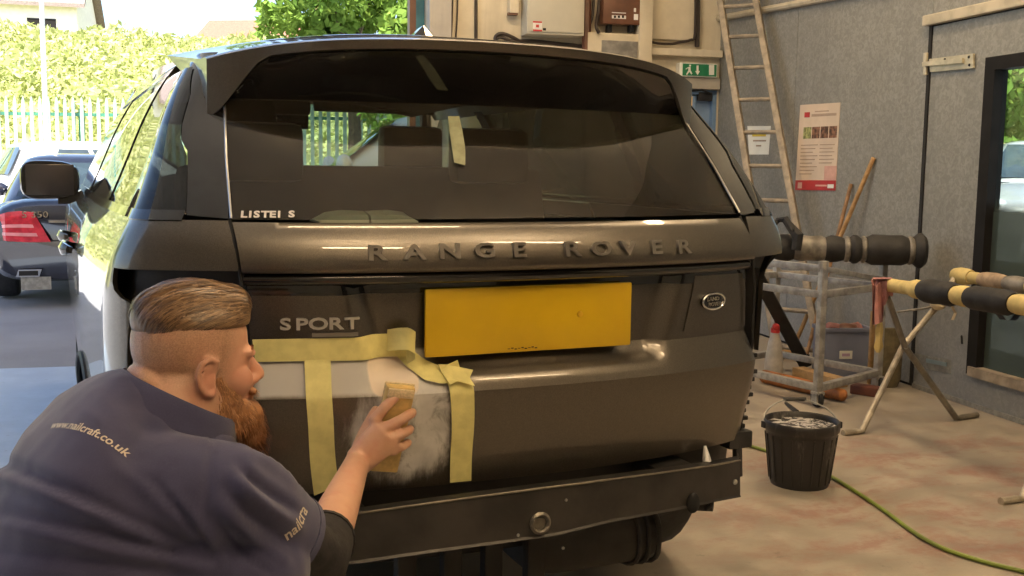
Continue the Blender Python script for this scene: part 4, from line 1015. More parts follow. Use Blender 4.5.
for k in (-1, 1):  # reflection low in the rear window, built as a solid pale shape
    mb.loft([[P+V((k*.003+k*x, .0+yy, zz-.02)) for yy, zz in ((-.06, 0), (-.05, .018*h), (0, .028*h), (.05, .018*h), (.06, 0))] for x, h in ((0, 1), (.06, 1.1), (.10, .9), (.125, .2))])
o = mb.build('pale_reflection', mat('cream_reflection', (.62, .58, .48), .8, var=.05), None, loc=P); tag(o, 'pale reflection built as a folded shape inside the car at the foot of the rear window', 'reflection')
# ================================================================== WORKSHOP THINGS
M_fix = mat('lamp_housing', (.7, .7, .68), .4, var=.05)
LL = ['suspended batten lamp nearest above the rear of the grey car', 'suspended batten lamp behind the camera, left one', 'suspended batten lamp along the grey right wall', 'suspended batten lamp in front of the cream back wall', 'suspended batten lamp behind the camera, right one']
for (la, fw, zz, sx, sy), lab in zip(LAMPS, LL):
    t = thing('batten_lamp', rm(la, fw, zz+.02), lab, 'lamp')
    mb = MB(); mb.box(rm(la, fw, zz+.07), (sx*.96, sy*.96, .09), RM3, .01); mb.build('housing', M_fix, t)
    for k in (-.4, .4): mb = MB(); c = rm(la+k*(sx > sy)*sx, fw+k*(sy > sx)*sy, zz+.115); mb.tube([c, V((c.x, c.y, CEIL))], .006, 6); mb.build('hanger', M_fix, t)
# ---- gear on the back wall
M_gbox = mat('pale_grey_enamel', (.50, .48, .40), .4, var=.06, scale=3)
M_brown = mat('brown_bakelite', (.13, .055, .03), .4, var=.2)
M_beige = mat('beige_board', (.52, .46, .34), .6, var=.1, scale=4)
M_gdoor = mat('grey_mesh_door', (.20, .19, .17), .6, var=.3, scale=10)
M_cable = mat('dark_cable', (.035, .025, .02), .5, var=.2)
M_red = mat('red_paint', (.50, .03, .03), .5, var=.1)
def wall_thing(name, u0, v0, u1, v1, d1, m, label, cat, bev=.006, part='body', d0=0.0):
    a = wb((u0+u1)/2, v1, d1/2); t = thing(name, a, label, cat); mb = MB(); bbox(mb, u0, v0, u1, v1, d0, d1, bev); mb.build(part, m, t); return t
def wpart(t, name, m, u0, v0, u1, v1, d0, d1, bev=0.0):
    mb = MB(); bbox(mb, u0, v0, u1, v1, d0, d1, bev); return mb.build(name, m, t, smooth=bev > 0)
t = wall_thing('electrical_cabinet', 528, -34, 584, 36, .22, M_gbox, 'pale grey electrical cabinet with a red and white sticker on the cream wall', 'cabinet')
wpart(t, 'cabinet_door', M_gbox, 530, -32, 582, 33.5, .22, .232, .004)
s_ = wpart(t, 'warning_sticker', M_pale, 533, 21, 542, 31.5, .232, .2335); wpart(s_, 'sticker_band', M_red, 533, 21, 542, 23, .2335, .235); wpart(s_, 'sticker_band', M_red, 533, 29.3, 542, 31.5, .2335, .235); wpart(s_, 'sticker_mark', M_red, 536, 24.5, 539, 27.5, .2335, .235)
wpart(t, 'sticker_mark', M_dark, 543, 28, 546, 30.5, .232, .2335)
t = wall_thing('fuse_box', 604, -12, 642, 25, .16, M_brown, 'brown fuse box with a white label and stubby feet', 'fuse box')
for u0, v0, u1, v1 in ((612, 12, 626, 13.6), (612, 15, 626, 19), (634, 8, 636, 12), (634, 14, 638, 20)): wpart(t, 'label', M_pale, u0, v0, u1, v1, .16, .163)
for k in range(3): wpart(t, 'label_mark', M_dark, 614+4*k, 15.5, 616+4*k, 18, .163, .165)
for u in (608, 630): wpart(t, 'foot', M_dark, u, 24.5, u+4, 32, .05, .12)
t = wall_thing('meter_cupboard', 588, 32, 644, 200, .14, M_beige, 'beige meter cupboard below the brown fuse box, with a grey panel', 'cupboard')
wpart(t, 'grey_panel', M_gdoor, 602, 40, 637, 80, .14, .15, .003)
wpart(t, 'edge_post', M_beige, 641, -20, 648, 200, 0, .17, .004)
t = wall_thing('service_board', 649, -40, 694, 41, .05, M_cream, 'cream raised board edged with cable, right of the fuse box', 'board', .02)
def cable(pts, r, label, m=M_cable, name='cable', cat='cable', n=7):
    P = []
    for q in pts: P.append(wb(q[0], q[1], q[2] if len(q) > 2 else .03))
    # smooth
    Q = []
    for i in range(len(P)-1):
        p0 = P[max(0, i-1)]; p1 = P[i]; p2 = P[i+1]; p3 = P[min(len(P)-1, i+2)]
        for k in range(5):
            x = k/5; Q.append(.5*((2*p1)+(p2-p0)*x+(2*p0-5*p1+4*p2-p3)*x*x+(3*p1-p0-3*p2+p3)*x**3))
    Q.append(P[-1]); mb = MB(); mb.tube(Q, r, n); return tag(mb.build(name, m, None, loc=P[0]), label, cat)
cable([(648, -20, .06), (648.5, 34, .06), (652, 42, .06), (670, 44, .05), (680, 42, .05), (690, 40, .05), (695, 33, .06), (695.5, -20, .06)], .012, 'dark cable running round the lower edge of the cream raised board')
cable([(698, -20), (697.5, 20), (697, 47)], .022, 'thick dark conduit right of the cream raised board', name='conduit', cat='conduit')
cable([(587, -20, .1), (586.5, 20, .1), (586, 60, .1)], .04, 'brown vertical trunking between the grey cabinet and the fuse box', M_brown, 'conduit', 'conduit')
cable([(594, -20, .05), (593, 12, .05), (590, 24, .06), (587, 32, .1)], .012, 'thin dark cable left of the brown fuse box, curving to the trunking')
cable([(600, -20, .06), (598.5, 10, .06), (596, 25, .16), (599, 33, .16)], .016, 'dark cable running down just left of the brown fuse box')
cable([(476, -20, .02), (476, 60, .02)], .014, 'dark vertical pipe on the cream wall left of the cabinet', name='conduit', cat='conduit')
cable([(453, -20, .02), (452, 20, .02), (450, 60, .02)], .007, 'thin wire beside the grey pillar, the left one of two')
cable([(458, -20, .02), (457, 20, .02), (454, 60, .02)], .007, 'thin wire beside the grey pillar, the right one of two')
cable([(495, 42, .05), (496, 36, .06), (502, 33.5, .07), (512, 37, .06), (520, 42, .04), (512, 41, .05), (500, 37, .05), (497, 42, .05), (530, 41, .04), (560, 44, .04), (580, 46, .04), (600, 50, .04)], .016, 'looped black cable hanging below the grey electrical cabinet')
t = wall_thing('junction_box', 510, -10, 519, 13, .10, M_cream, 'small cream box on the wall left of the electrical cabinet', 'box'); wpart(t, 'base_lug', M_brown, 509, 12, 518, 15, .02, .09)
mb = MB(); bbox(mb, 410, -60, 415, 400, -.25, -.10); o = struct('trim_5', mb, M_brown)
mb = MB(); bbox(mb, 415, -60, 431, 400, -.40, -.30); o = struct('trim_6', mb, mat('teal_shutter', (.10, .30, .36), .5, var=.2))
# exit sign
M_exit = mat('exit_green', (.02, .20, .085), .4, var=.08); M_ew = mat('sign_white', (.75, .75, .68), .5, var=.05)
t = wall_thing('exit_sign', 680, 62.5, 717, 77.5, .09, M_ew, 'green emergency exit sign with a white running figure over the blue door', 'sign', .003, 'case')
pn = wpart(t, 'green_face', M_exit, 683, 63.5, 716.3, 76.6, .09, .094)
def sg(name, pts):
    mb = MB(); P = [wb(u, v, .095) for u, v in pts]; mb.prism(P, RF*-.003); return mb.build(name, M_ew, pn, smooth=False)
sg('arrow', [(696.5, 65.5), (698.5, 65.5), (698.5, 71), (700, 71), (697.5, 75), (695, 71), (696.5, 71)])
sg('door_symbol', [(709, 65), (714, 65), (714, 75), (709, 75)])
sg('figure_body', [(688.3, 67), (690.3, 66.6), (690.6, 70.5), (692.3, 73.5), (691.3, 74.6), (689.3, 71.8), (687, 75), (686, 74.3), (688.2, 70.6)])
sg('figure_head', [(690+1.0*cos(a), 65.5+1.0*sin(a)) for a in [2*pi*k/8 for k in range(8)]])
sg('figure_arm', [(688.5, 67.6), (686, 69.5), (685.4, 69), (688, 67)])
# ---- right wall: poster, notice, hinge strap, plate
def wq(pts, off): return [wr(u, v, off) for u, v in pts]
def wall_prism(name, pts, m, parent, off, th=.002):
    mb = MB(); mb.prism(wq(pts, off), RR*th); return mb.build(name, m, parent, smooth=False)
PQ = [(800.3, 105), (840, 102.5), (835.2, 190.5), (795, 190)]
def pq(a, b): 
    l = V((*PQ[0], 0)).lerp(V((*PQ[3], 0)), b); r = V((*PQ[1], 0)).lerp(V((*PQ[2], 0)), b); p = l.lerp(r, a); return (p.x, p.y)
def pr(a0, b0, a1, b1): return [pq(a0, b0), pq(a1, b0), pq(a1, b1), pq(a0, b1)]
M_post = mat('poster_cream', (.62, .50, .38), .5, var=.12, scale=2); M_prd = mat('poster_red', (.42, .03, .035), .5, var=.1); M_ptx = mat('poster_print', (.36, .27, .20), .6, var=.1); M_pph = mat('poster_photo', (.16, .08, .05), .5, var=.7, scale=30); M_pink = mat('poster_pink', (.62, .36, .29), .5, var=.15)
t = thing('poster', wr(817, 190, .01), 'tall cream poster with four small pictures and a red foot on the grey wall', 'poster')
wall_prism('sheet', pr(0, 0, 1, 1), M_post, t, .008, .004)
f = wall_prism('red_footer', pr(0, .885, 1, 1), M_prd, t, .010); wall_prism('footer_print', pr(.5, .935, .78, .955), M_pink, f, .012); wall_prism('footer_emblem', pr(.06, .91, .16, .98), M_pink, f, .012); wall_prism('footer_emblem', pr(.8, .93, .95, .975), M_ew, f, .012)
for k in range(4): wall_prism('picture', pr(.12+.215*k, .265, .31+.215*k, .40), M_pph if k else mat('poster_photo_green', (.26, .27, .10), .5, var=.5, scale=30), t, .010)
wall_prism('emblem', pr(.12, .09, .25, .15), M_prd, t, .010); wall_prism('heading', pr(.30, .115, .92, .145), M_ptx, t, .010); wall_prism('heading', pr(.38, .08, .72, .095), M_ptx, t, .010)
for k in range(9):
    wall_prism('text_line', pr(.08, .47+.042*k, .50-.06*(k % 3), .48+.042*k), M_ptx, t, .010)
    if k < 6: wall_prism('text_line', pr(.55, .47+.042*k, .92-.05*(k % 2), .48+.042*k), M_ptx, t, .010)
wall_prism('pink_wash', pr(.70, .72, 1, .88), M_pink, t, .0095)
NQ = [(747.3, 126), (770.7, 126), (768.5, 154.5), (749, 154.5)]
t = thing('notice', wr(758, 154, .01), 'white paper notice with a yellow stripe, on the wall behind the ladder', 'notice')
wall_prism('sheet', NQ, M_ew, t, .006, .002); wall_prism('yellow_stripe', [(752, 133), (766, 133), (765.5, 136.5), (752.3, 136.5)], mat('notice_yellow', (.65, .48, .05), .5), t, .008)
wall_prism('text_line', [(753, 140), (766, 140), (765.7, 141.5), (753, 141.5)], M_ptx, t, .008); wall_prism('text_line', [(756, 145), (761, 145), (761, 146.5), (756, 146.5)], M_ptx, t, .008)
M_strap = mat('pale_galvanised_strap', (.48, .44, .33), .45, .4, var=.15, scale=15)
t = thing('hinge_strap', wr(945, 70, .02), 'pale galvanised hinge strap at the top corner of the grey door', 'hinge')
wall_prism('plate', [(929, 59), (973, 53.5), (973, 68), (930, 72)], M_strap, t, .03, .012)
wall_prism('raised_rib', [(922, 62), (962, 58), (962, 63), (922, 66.5)], M_strap, t, .045, .014)
mb = MB(); mb.tube([wr(926, 53, .03), wr(925.5, 75, .03)], .016, 10); mb.build('knuckle', M_strap, t)
for u, v in ((969, 57), (969.5, 65), (945, 59.5)): mb = MB(); mb.lathe([(.009, 0), (.007, .005), (.001, .006)], wr(u, v, .03), 8, -RR); mb.build('bolt', M_dark, t)
t = thing('wall_plate', wr(938, 374, .01), 'low silvery slotted plate on the grey door behind the trestle', 'plate')
wall_prism('plate', [(913, 353), (951, 360), (950.5, 374), (912.5, 366)], M_galv, t, .014, .01)
wall_prism('slot', [(926, 358.5), (946, 362.5), (946, 366.5), (926, 362.5)], mat('slot_blue_grey', (.30, .40, .45), .3, .5), t, .020, .006)
t = thing('door_pull', wr(967, 330, .01), 'tiny dark catch on the left edge of the glazed door window', 'catch'); mb = MB(); mb.tube([wr(961.5, 336, .01), wr(961.5, 336, .035), wr(962, 344, .035)], .006, 6); mb.build('lever', M_dark, t)

# ---- ladder
M_ladder = mat('weathered_alloy_wood', (.25, .21, .155), .6, .1, var=.25, scale=14)
A0, A1 = dep(757, 230, 8.0), dep(720.5, 0, 8.75); B0, B1 = dep(796.5, 226, 7.85), dep(756, 0, 8.60)
def ext(p, q, z): return p+(q-p)*((z-p.z)/(q.z-p.z))
t = thing('ladder', (ext(A0, A1, 0)+ext(B0, B1, 0))/2, 'tall pale ladder leaning against the grey wall beside the doorway', 'ladder')
la0, la1, lb0, lb1 = ext(A0, A1, 0.0), ext(A0, A1, 3.7), ext(B0, B1, 0.0), ext(B0, B1, 3.7)
dl = (la1-la0).normalized(); dx_ = (lb0-la0).normalized(); dn = dl.cross(dx_).normalized(); LM = frame3(dx_, dn, dl)
for p, q in ((la0, la1), (lb0, lb1)): mb = MB(); mb.box((p+q)/2, (.052, .065, (q-p).length), frame3(dx_, dn, (q-p).normalized()), .008); mb.build('stile', M_ladder, t)
nR = 14
zr0 = dep(777, 166, 7.95).z
dzr = (dep(765, 66, 8.3).z-zr0)/3
k = -6
while zr0+dzr*k < 3.6:
    zz = zr0+dzr*k; k += 1
    if zz < .1: continue
    mb = MB(); mb.tube([ext(A0, A1, zz), ext(B0, B1, zz)], .017, 8); mb.build('rung', M_ladder, t)
# ---- broom handles
M_wood = mat('broom_wood', (.42, .25, .10), .5, var=.2, scale=18)
t = thing('broom', gp(792, 352), 'long yellow brown wooden broom handle leaning on the grey wall, the taller one', 'broom')
mb = MB(); p, q = gp(792, 351, .05), wr(873.5, 158, .02); mb.tube([p, q], .016, 10); mb.build('handle', M_wood, t); mb = MB(); mb.box(p-V((0, 0, .02)), (.24, .06, .06), None, .01); mb.build('head', M_wood, t)
t = thing('broom', gp(805, 362), 'shorter darker wooden handle leaning on the wall just left of the tall one', 'broom')
mb = MB(); p, q = gp(805, 361, .03), wr(851, 184, .02); mb.tube([p, q], .014, 10); mb.build('handle', mat('old_wood', (.26, .15, .07), .6, var=.3, scale=18), t); mb = MB(); mb.tube([p, p+(q-p)*.04], .02, 8); mb.build('ferrule', M_dark, t)
# ---- steel trolley frame with padded arm
M_steel = mat('worn_grey_steel', (.34, .33, .31), .45, .45, var=.25, scale=18)
cN, cR, cF, cL = V((3.02, 2.59, 0)), V((3.70, 2.84, 0)), V((3.52, 3.66, 0)), V((2.88, 3.48, 0))
t = thing('steel_trolley', (cN+cR+cF+cL)/4, 'grey steel trolley frame on castors carrying a black padded arm', 'trolley')
zt, zm, zl = .815, .665, .115
def bar(a, b, r=.021, name='rail', m=M_steel, par=None):
    mb = MB(); d = (b-a).normalized(); side = d.cross(UP) if abs(d.z) < .9 else V((1, 0, 0)); side = (side-d*side.dot(d)).normalized(); mb.box((a+b)/2, (r*2, r*2, (b-a).length), frame3(side, d.cross(side), d), .005); return mb.build(name, m, par or t)
for c in (cN, cR, cF, cL): bar(c+UP*.09, c+UP*(zt+.02), .021, 'post')
for a, b in ((cN, cR), (cR, cF), (cF, cL), (cL, cN)):
    bar(a+UP*zl, b+UP*zl); bar(a+UP*zm, b+UP*zm)
bar(cL+UP*zt, cN+UP*zt); bar(cR+UP*zt, cF+UP*zt)
bar(cN+UP*zt, cR+UP*(zm+.04), .016, 'brace')
for c in (cN, cR, cF, cL):
    mb = MB(); mb.box(c+UP*.085, (.06, .06, .02), None, .004); mb.box(c+UP*.055+V((.02, 0, 0)), (.012, .05, .07)); mb.box(c+UP*.055-V((.02, 0, 0)), (.012, .05, .07)); cs = mb.build('castor', M_steel, t)
    mb = MB(); mb.lathe([(.012, -.014), (.045, -.014), (.05, 0), (.045, .014), (.012, .014)], c+UP*.05, 18, (1, 0, 0)); mb.build('castor_wheel', M_tyre, cs)
def padded(par, a, b, segs, wob=.004):
    """padding pieces along a..b: (f0, f1, radius, material, name)"""
    d = b-a
    for f0, f1, r, m, nm in segs:
        N = max(3, int((f1-f0)*d.length/.035)); mb = MB(); P = []; R = []
        for k in range(N+1):
            f = f0+(f1-f0)*k/N; e = 1 if 0 < k < N else .82; P.append(a+d*f); R.append(r*e*(1+.09*noise.noise((f*23, r*90, 3))))
        mb.tube(P, R, 16); mb.build(nm, m, par)
M_foamb = mat('black_foam_wrap', (.014, .013, .012), .7, var=.5, scale=14, bump=.4, bscale=30)
M_tapeg = mat('dirty_silver_tape', (.17, .155, .13), .5, .2, var=.45, scale=14, bump=.4, bscale=25)
M_oliv = mat('olive_foam', (.20, .17, .07), .8, var=.3, scale=14, bump=.3)
M_yel = mat('yellow_taped_foam', (.56, .44, .17), .7, var=.18, scale=12, bump=.3, bscale=40)
a, b = dep(758, 240, 6.55), dep(925, 252, 6.42)
a.z = b.z = .90
padded(t, a, b, [(.0, .13, .062, M_oliv, 'foam_padding'), (.10, .22, .085, M_foamb, 'foam_padding'), (.20, .42, .078, M_tapeg, 'tape_wrap'), (.40, .52, .082, M_foamb, 'foam_padding'), (.51, .56, .078, M_tapeg, 'tape_wrap'), (.55, .62, .086, M_foamb, 'foam_padding'), (.615, .655, .082, M_tapeg, 'tape_wrap'), (.65, .90, .092, M_foamb, 'foam_padding'), (.89, .935, .086, M_tapeg, 'tape_wrap'), (.93, 1.0, .105, M_foamb, 'end_pad')])
mb = MB()
P = [dep(768, 232, 6.5), dep(778, 220, 6.5), dep(786, 219, 6.45), dep(793, 230, 6.4), dep(800, 238, 6.4)]; mb.tube(P, [.012, .018, .02, .018, .012], 8)
mb.tube([dep(785, 220, 6.45), dep(798, 236, 6.4), dep(796, 250, 6.4)], [.02, .035, .03], 8); mb.build('strap', M_foamb, t)
mb = MB(); mb.tube([cN+UP*zt, cN+UP*.86], .03, 10); mb.tube([cR+UP*zt, cR+UP*.84], .028, 10); mb.build('saddle', M_steel, t)
# ---- X trestle with taped padded bars
fA, fB = gp(956, 418, .014), gp(862, 431, .014); tA, tB = dep(884.5, 289, 5.62), dep(957, 274, 6.02); bd = (dep(1030, 304, 4.6)-dep(884, 285, 5.62)); bd.z = .0
t = thing('trestle', (fA+fB)/2*1.0, 'folding X legged trestle with yellow and black padded bars near the glazed door', 'trestle')
M_leg = mat('trestle_tube', (.36, .32, .25), .45, .5, var=.25, scale=18)
mid = dep(905, 347, 5.72)
for sh in (V((0, 0, 0)), bd*1.1):
    sc = .017
    mb = MB(); toe = (gp(977, 415, .014)-fA); mb.tube([tA+sh, (tA+mid)/2+sh, mid+sh, fA+sh-V((0, 0, 0)), fA+sh+toe*.25, fA+sh+toe], sc, 10); mb.build('leg', mat('trestle_tube_dark', (.20, .18, .145), .45, .4, var=.25, scale=18), t)
    mb = MB(); toe = (gp(843, 433, .014)-fB); mid2 = mid+c_f*.035; mb.tube([tB+sh, dep(938, 305, 5.86)+sh, mid2+sh, fB+sh, fB+sh+toe*.3, fB+sh+toe], sc, 10); mb.build('leg', M_leg, t)
mb = MB(); mb.lathe([(.012, -.03), (.012, .03)], mid+c_f*.015, 10, c_f); mb.build('pivot', M_galv, t)
mb = MB(); P = [dep(897, 312, 5.7), dep(912, 310, 5.75), dep(926, 308, 5.8), dep(938, 305, 5.84)]; mb.tube(P, .007, 6); mb.build('chain', M_leg, t)
b0 = dep(882, 284, 5.64); b1 = b0+bd*1.45+UP*.03
padded(t, b0, b1, [(0, 1.0, .036, M_yel, 'taped_bar'), (.165, .235, .05, M_yel, 'foam_padding'), (.225, .385, .062, M_foamb, 'foam_padding'), (.38, .455, .052, M_yel, 'foam_padding'), (.45, .64, .058, M_foamb, 'foam_padding'), (.635, .80, .048, M_yel, 'foam_padding')])
mb = MB(); P = b0+(b1-b0)*.60; mb.loft([[P+bd.normalized()*x+UP*(-.03-.05*k)+c_f*y for y in (-.03, .03)] for x, k in ((-.05, .3), (0, 1), (.06, .9), (.09, .2))], cap=False, closed=False); mb.build('loose_flap', M_foamb, t)
c0 = dep(955, 275, 6.04); c1 = c0+bd*1.3
padded(t, c0, c1, [(0, 1, .034, M_yel, 'taped_bar'), (.0, .10, .048, M_yel, 'foam_padding'), (.16, .30, .044, mat('brown_tape', (.30, .22, .14), .6, var=.3, scale=15), 'tape_wrap'), (.30, .42, .044, M_tapeg, 'tape_wrap'), (.43, .9, .046, M_yel, 'foam_padding')])
mb = MB(); P = dep(938, 304, 5.82); mb.ell(P, (.045, .04, .035)); mb.loft([[P+c_r*x+UP*z+c_f*y for y in (-.02, .02)] for x, z in ((.03, .01), (.07, .0), (.10, -.05), (.085, -.09))], cap=False, closed=False); mb.build('tape_wad', mat('pale_tape', (.55, .46, .30), .7, var=.15, scale=14), t)
# pink rag hung over the trestle end
M_rag = mat('pink_rag', (.34, .155, .14), .9, var=.35, scale=9, bump=.3)
mb = MB(); g = []
for i in range(9):
    u = 871+2.6*i
    g.append([dep(u+1.5*sin(i*1.4+j*.5), 279+[0, 5, 14, 26, 36, 44][j]*(1 if i < 5 else .62 if i < 7 else .35)+2*sin(i), 5.60+.03*sin(i*1.9)*j*.4-(.05 if j > 0 else 0)) for j in range(6)])
mb.loft(g, cap=False, closed=False)
g = [[dep(872+2.4*i+20*0, 279, 5.54), dep(873+2.4*i, 277.5, 5.62), dep(874+2.4*i, 281, 5.72), dep(874+2.4*i, 295, 5.74)] for i in range(9)]; mb.loft(g, cap=False, closed=False)
tag(mb.build('rag', M_rag, None, loc=dep(878, 300, 5.6)), 'faded pink rag hanging over the end of the trestle bar', 'rag')
mb = MB(); P = dep(879, 336, 5.62); mb.loft([[P+c_r*(x*k)+UP*z+c_f*y*k for x, y in ((-.02, 0), (0, .015), (.02, 0), (0, -.015))] for z, k in ((.10, .5), (.03, 1.1), (-.02, .9), (-.06, 1.3), (-.09, .5))]); tag(mb.build('tape_tail', M_yel, None, loc=P), 'dirty yellow tail of tape hanging under the pink rag', 'tape')
# ---- crate, sack, plank, log and oddments along the wall
M_crate = mat('blue_grey_plastic', (.20, .22, .30), .45, var=.12, scale=4)
p = gp(847, 376.5); fwd = RF
cw, chh, cdp = .32, .33, .20
t = thing('plastic_crate', p, 'blue grey plastic crate with a pale label, on the floor by the grey wall', 'crate')
cx_ = V((cos(-.30), sin(-.30), 0)); cy_ = V((-cx_.y, cx_.x, 0)); CM = frame3(cx_, cy_, UP); c = p+cy_*cdp/2
mb = MB()
for o_, s_ in (((0, -cdp/2, chh/2), (cw, .012, chh)), ((0, cdp/2, chh/2), (cw, .012, chh)), ((-cw/2, 0, chh/2), (.012, cdp, chh)), ((cw/2, 0, chh/2), (.012, cdp, chh)), ((0, 0, .01), (cw, cdp, .02))): mb.box(c+CM@V(o_), s_, CM)
mb.build('body', M_crate, t, smooth=False)
for o_, s_ in (((0, -cdp/2-.008, chh-.012), (cw+.03, .02, .028)), ((-cw/2-.006, 0, chh-.012), (.02, cdp+.03, .028)), ((cw/2+.006, 0, chh-.012), (.02, cdp+.03, .028)), ((0, cdp/2+.008, chh-.012), (cw+.03, .02, .028))): mb = MB(); mb.box(c+CM@V(o_), s_, CM, .005); mb.build('rim', M_crate, t)
mb = MB(); mb.box(c+CM@V((-.02, -cdp/2-.009, .15)), (.09, .004, .055), CM); lb = mb.build('label', M_ew, t, smooth=False); mb = MB(); mb.box(c+CM@V((-.02, -cdp/2-.0115, .15)), (.055, .002, .02), CM); mb.build('label_print', mat('faded_violet_print', (.45, .32, .45), .6), lb, smooth=False)
for k, (ox, oy, r, m) in enumerate(((-.08, 0, .055, M_rag), (.02, -.03, .06, M_brown), (.10, .03, .05, M_rag))):
    mb = MB(); mb.ell(c+CM@V((ox, oy, chh-.02)), (r*1.2, r, r*.75), CM, 12, 7)
    for i, v in enumerate(mb.v): mb.v[i] = v+V((1, 1, 1))*.018*noise.noise(v*22)
    tag(mb.build('rag', m, None, loc=c+CM@V((ox, oy, chh-.06))), ['crumpled red rag at the left of the plastic crate top', 'crumpled brown rag in the middle of the plastic crate top', 'crumpled red rag at the right of the plastic crate top'][k], 'rag')
p = gp(871.5, 384); t = thing('plank', p, 'narrow brown plank standing upright between the plastic crate and the sack', 'plank'); mb = MB(); mb.box(p+UP*.24, (.055, .03, .48), CM, .004); mb.build('board', M_wood, t)
p = gp(893, 389); t = thing('sack', p, 'olive brown sack slumped against the wall behind the trestle leg', 'sack'); mb = MB()
mb.loft([[p+cy_*.085+CM@V((rx*.85*cos(a)*(1+.1*sin(3*a+z*9)), ry*.75*sin(a), z)) for a in [2*pi*i/20 for i in range(20)]] for z, rx, ry in ((0, .085, .07), (.05, .105, .085), (.18, .10, .08), (.29, .095, .07), (.36, .08, .045), (.38, .085, .03))]); mb.build('bag', mat('olive_sacking', (.13, .105, .055), .9, var=.3, scale=12, bump=.5, bscale=70), t)
M_or = mat('orange_brown_foam', (.33, .12, .03), .6, var=.35, scale=9, bump=.2)
p, q = gp(764, 376, .045), gp(846, 396, .045); t = thing('foam_roll', gp(805, 386), 'long orange brown roll lying on the floor under the steel trolley', 'roll'); mb = MB(); mb.tube([p, p.lerp(q, .3), p.lerp(q, .7), p.lerp(q, .97), q], [.042, .044, .042, .036, .012], 14); mb.build('roll', M_or, t)
p, q = gp(798, 371, .03), gp(842, 383, .03); d_ = (q-p).normalized(); t = thing('wooden_board', gp(820, 378), 'pale wooden board lying behind the orange brown roll', 'board'); mb = MB(); mb.box((p+q)/2, ((q-p).length, .10, .06), frame3(d_, UP.cross(d_), UP), .004); mb.build('board', mat('pale_board', (.46, .30, .14), .6, var=.2, scale=14), t)
p, q = gp(853, 388, .03), gp(880, 392, .03); d_ = (q-p).normalized(); t = thing('wooden_block', gp(866, 390), 'dark red brown block on the floor below the plastic crate', 'block'); mb = MB(); mb.box((p+q)/2, ((q-p).length, .10, .055), frame3(d_, UP.cross(d_), UP), .006); mb.build('block', mat('red_brown_wood', (.12, .04, .025), .7, var=.3), t)
p = gp(776, 378); t = thing('plastic_jug', p, 'off white plastic jug standing behind the trolley by the car', 'jug'); mb = MB(); mb.lathe([(.06, 0), (.065, .02), (.058, .13), (.045, .23), (.03, .28), (.026, .31)], p+cy_*.05, 20); mb.build('body', mat('milky_plastic', (.48, .45, .40), .4, var=.2, scale=9), t); mb = MB(); mb.lathe([(.03, .30), (.03, .33), (.002, .335)], p+cy_*.05, 14); mb.build('cap', M_red, t)
p0, p1 = dep(753, 268, 6.7), gp(806, 366, .02); d_ = (p1-p0).normalized(); sd_ = c_r-d_*c_r.dot(d_); sd_.normalize(); t = thing('black_strut', p1, 'flat black strut with a red knob leaning on the trolley beside the car', 'strut'); mb = MB(); mb.box((p0+p1)/2, (.085, .03, (p1-p0).length), frame3(sd_, d_.cross(sd_), d_), .01); mb.build('bar', M_matblk, t); mb = MB(); mb.ell(dep(776, 327, 6.72), (.024, .024, .024)); mb.build('knob', M_red, t)
# ---- bucket
p = gp(799, 483); p.z = 0
t = thing('bucket', p, 'black plastic bucket splashed with grey filler, standing on the workshop floor', 'bucket')
n = NT('splashed_black_plastic'); f = n.noise(9, 6, .7, 0, co=n.map((1, 1, .35))); M_buck = n.done(n.bsdf(n.mix(n.math('MULTIPLY', n.ramp(f, .54, .72), .6), (.020, .019, .019), (.30, .28, .25)), .42))
bp = [(.124, 0), (.128, .012), (.153, .225), (.155, .242), (.163, .248), (.165, .282), (.160, .288), (.153, .282), (.150, .242), (.122, .015)]
mb = MB(); mb.lathe(bp, p, 40); mb.build('body', M_buck, t, ang=50)
for k in range(20):
    a = 2*pi*k/20; e = V((cos(a), sin(a), 0)); mb = MB(); mb.tube([p+e*.130+UP*.02, p+e*.154+UP*.228], .004, 6); mb.build('rib', M_buck, t)
n = NT('murky_water'); f = n.noise(16, 6, .7, 1.5); M_wat = n.done(n.bsdf(n.mix(n.ramp(f, .42, .56), (.04, .04, .04), (.50, .48, .46)), .15))
mb = MB(); mb.lathe([(.1525, .262), (.001, .2622)], p, 32); mb.build('murky_water', M_wat, t)
hd = c_r
mb = MB(); mb.tube([p+hd*(.165*cos(a))+V((0, .0, .265))+(UP*(.10)+c_f*.125)*sin(a) for a in [pi*k/16 for k in range(17)]], .0035, 6); bh = mb.build('handle', M_galv, t)
mb = MB(); q = p+V((0, 0, .265))+UP*.10+c_f*.125; mb.tube([q-hd*.05, q+hd*.05], .009, 8); mb.build('grip', M_matblk, bh)
for s in (-1, 1): mb = MB(); mb.box(p+hd*s*.165+UP*.265, (.014, .03, .03), None, .004); mb.build('handle_lug', M_buck, t)
t = thing('filler_spreader', gp(790, 409), 'small dark spreader lying behind the black bucket', 'tool'); mb = MB(); P = gp(786, 403, .012); Q = gp(797, 412, .012); mb.tube([P, Q], [.010, .014], 8); mb.build('blade', M_matblk, t)
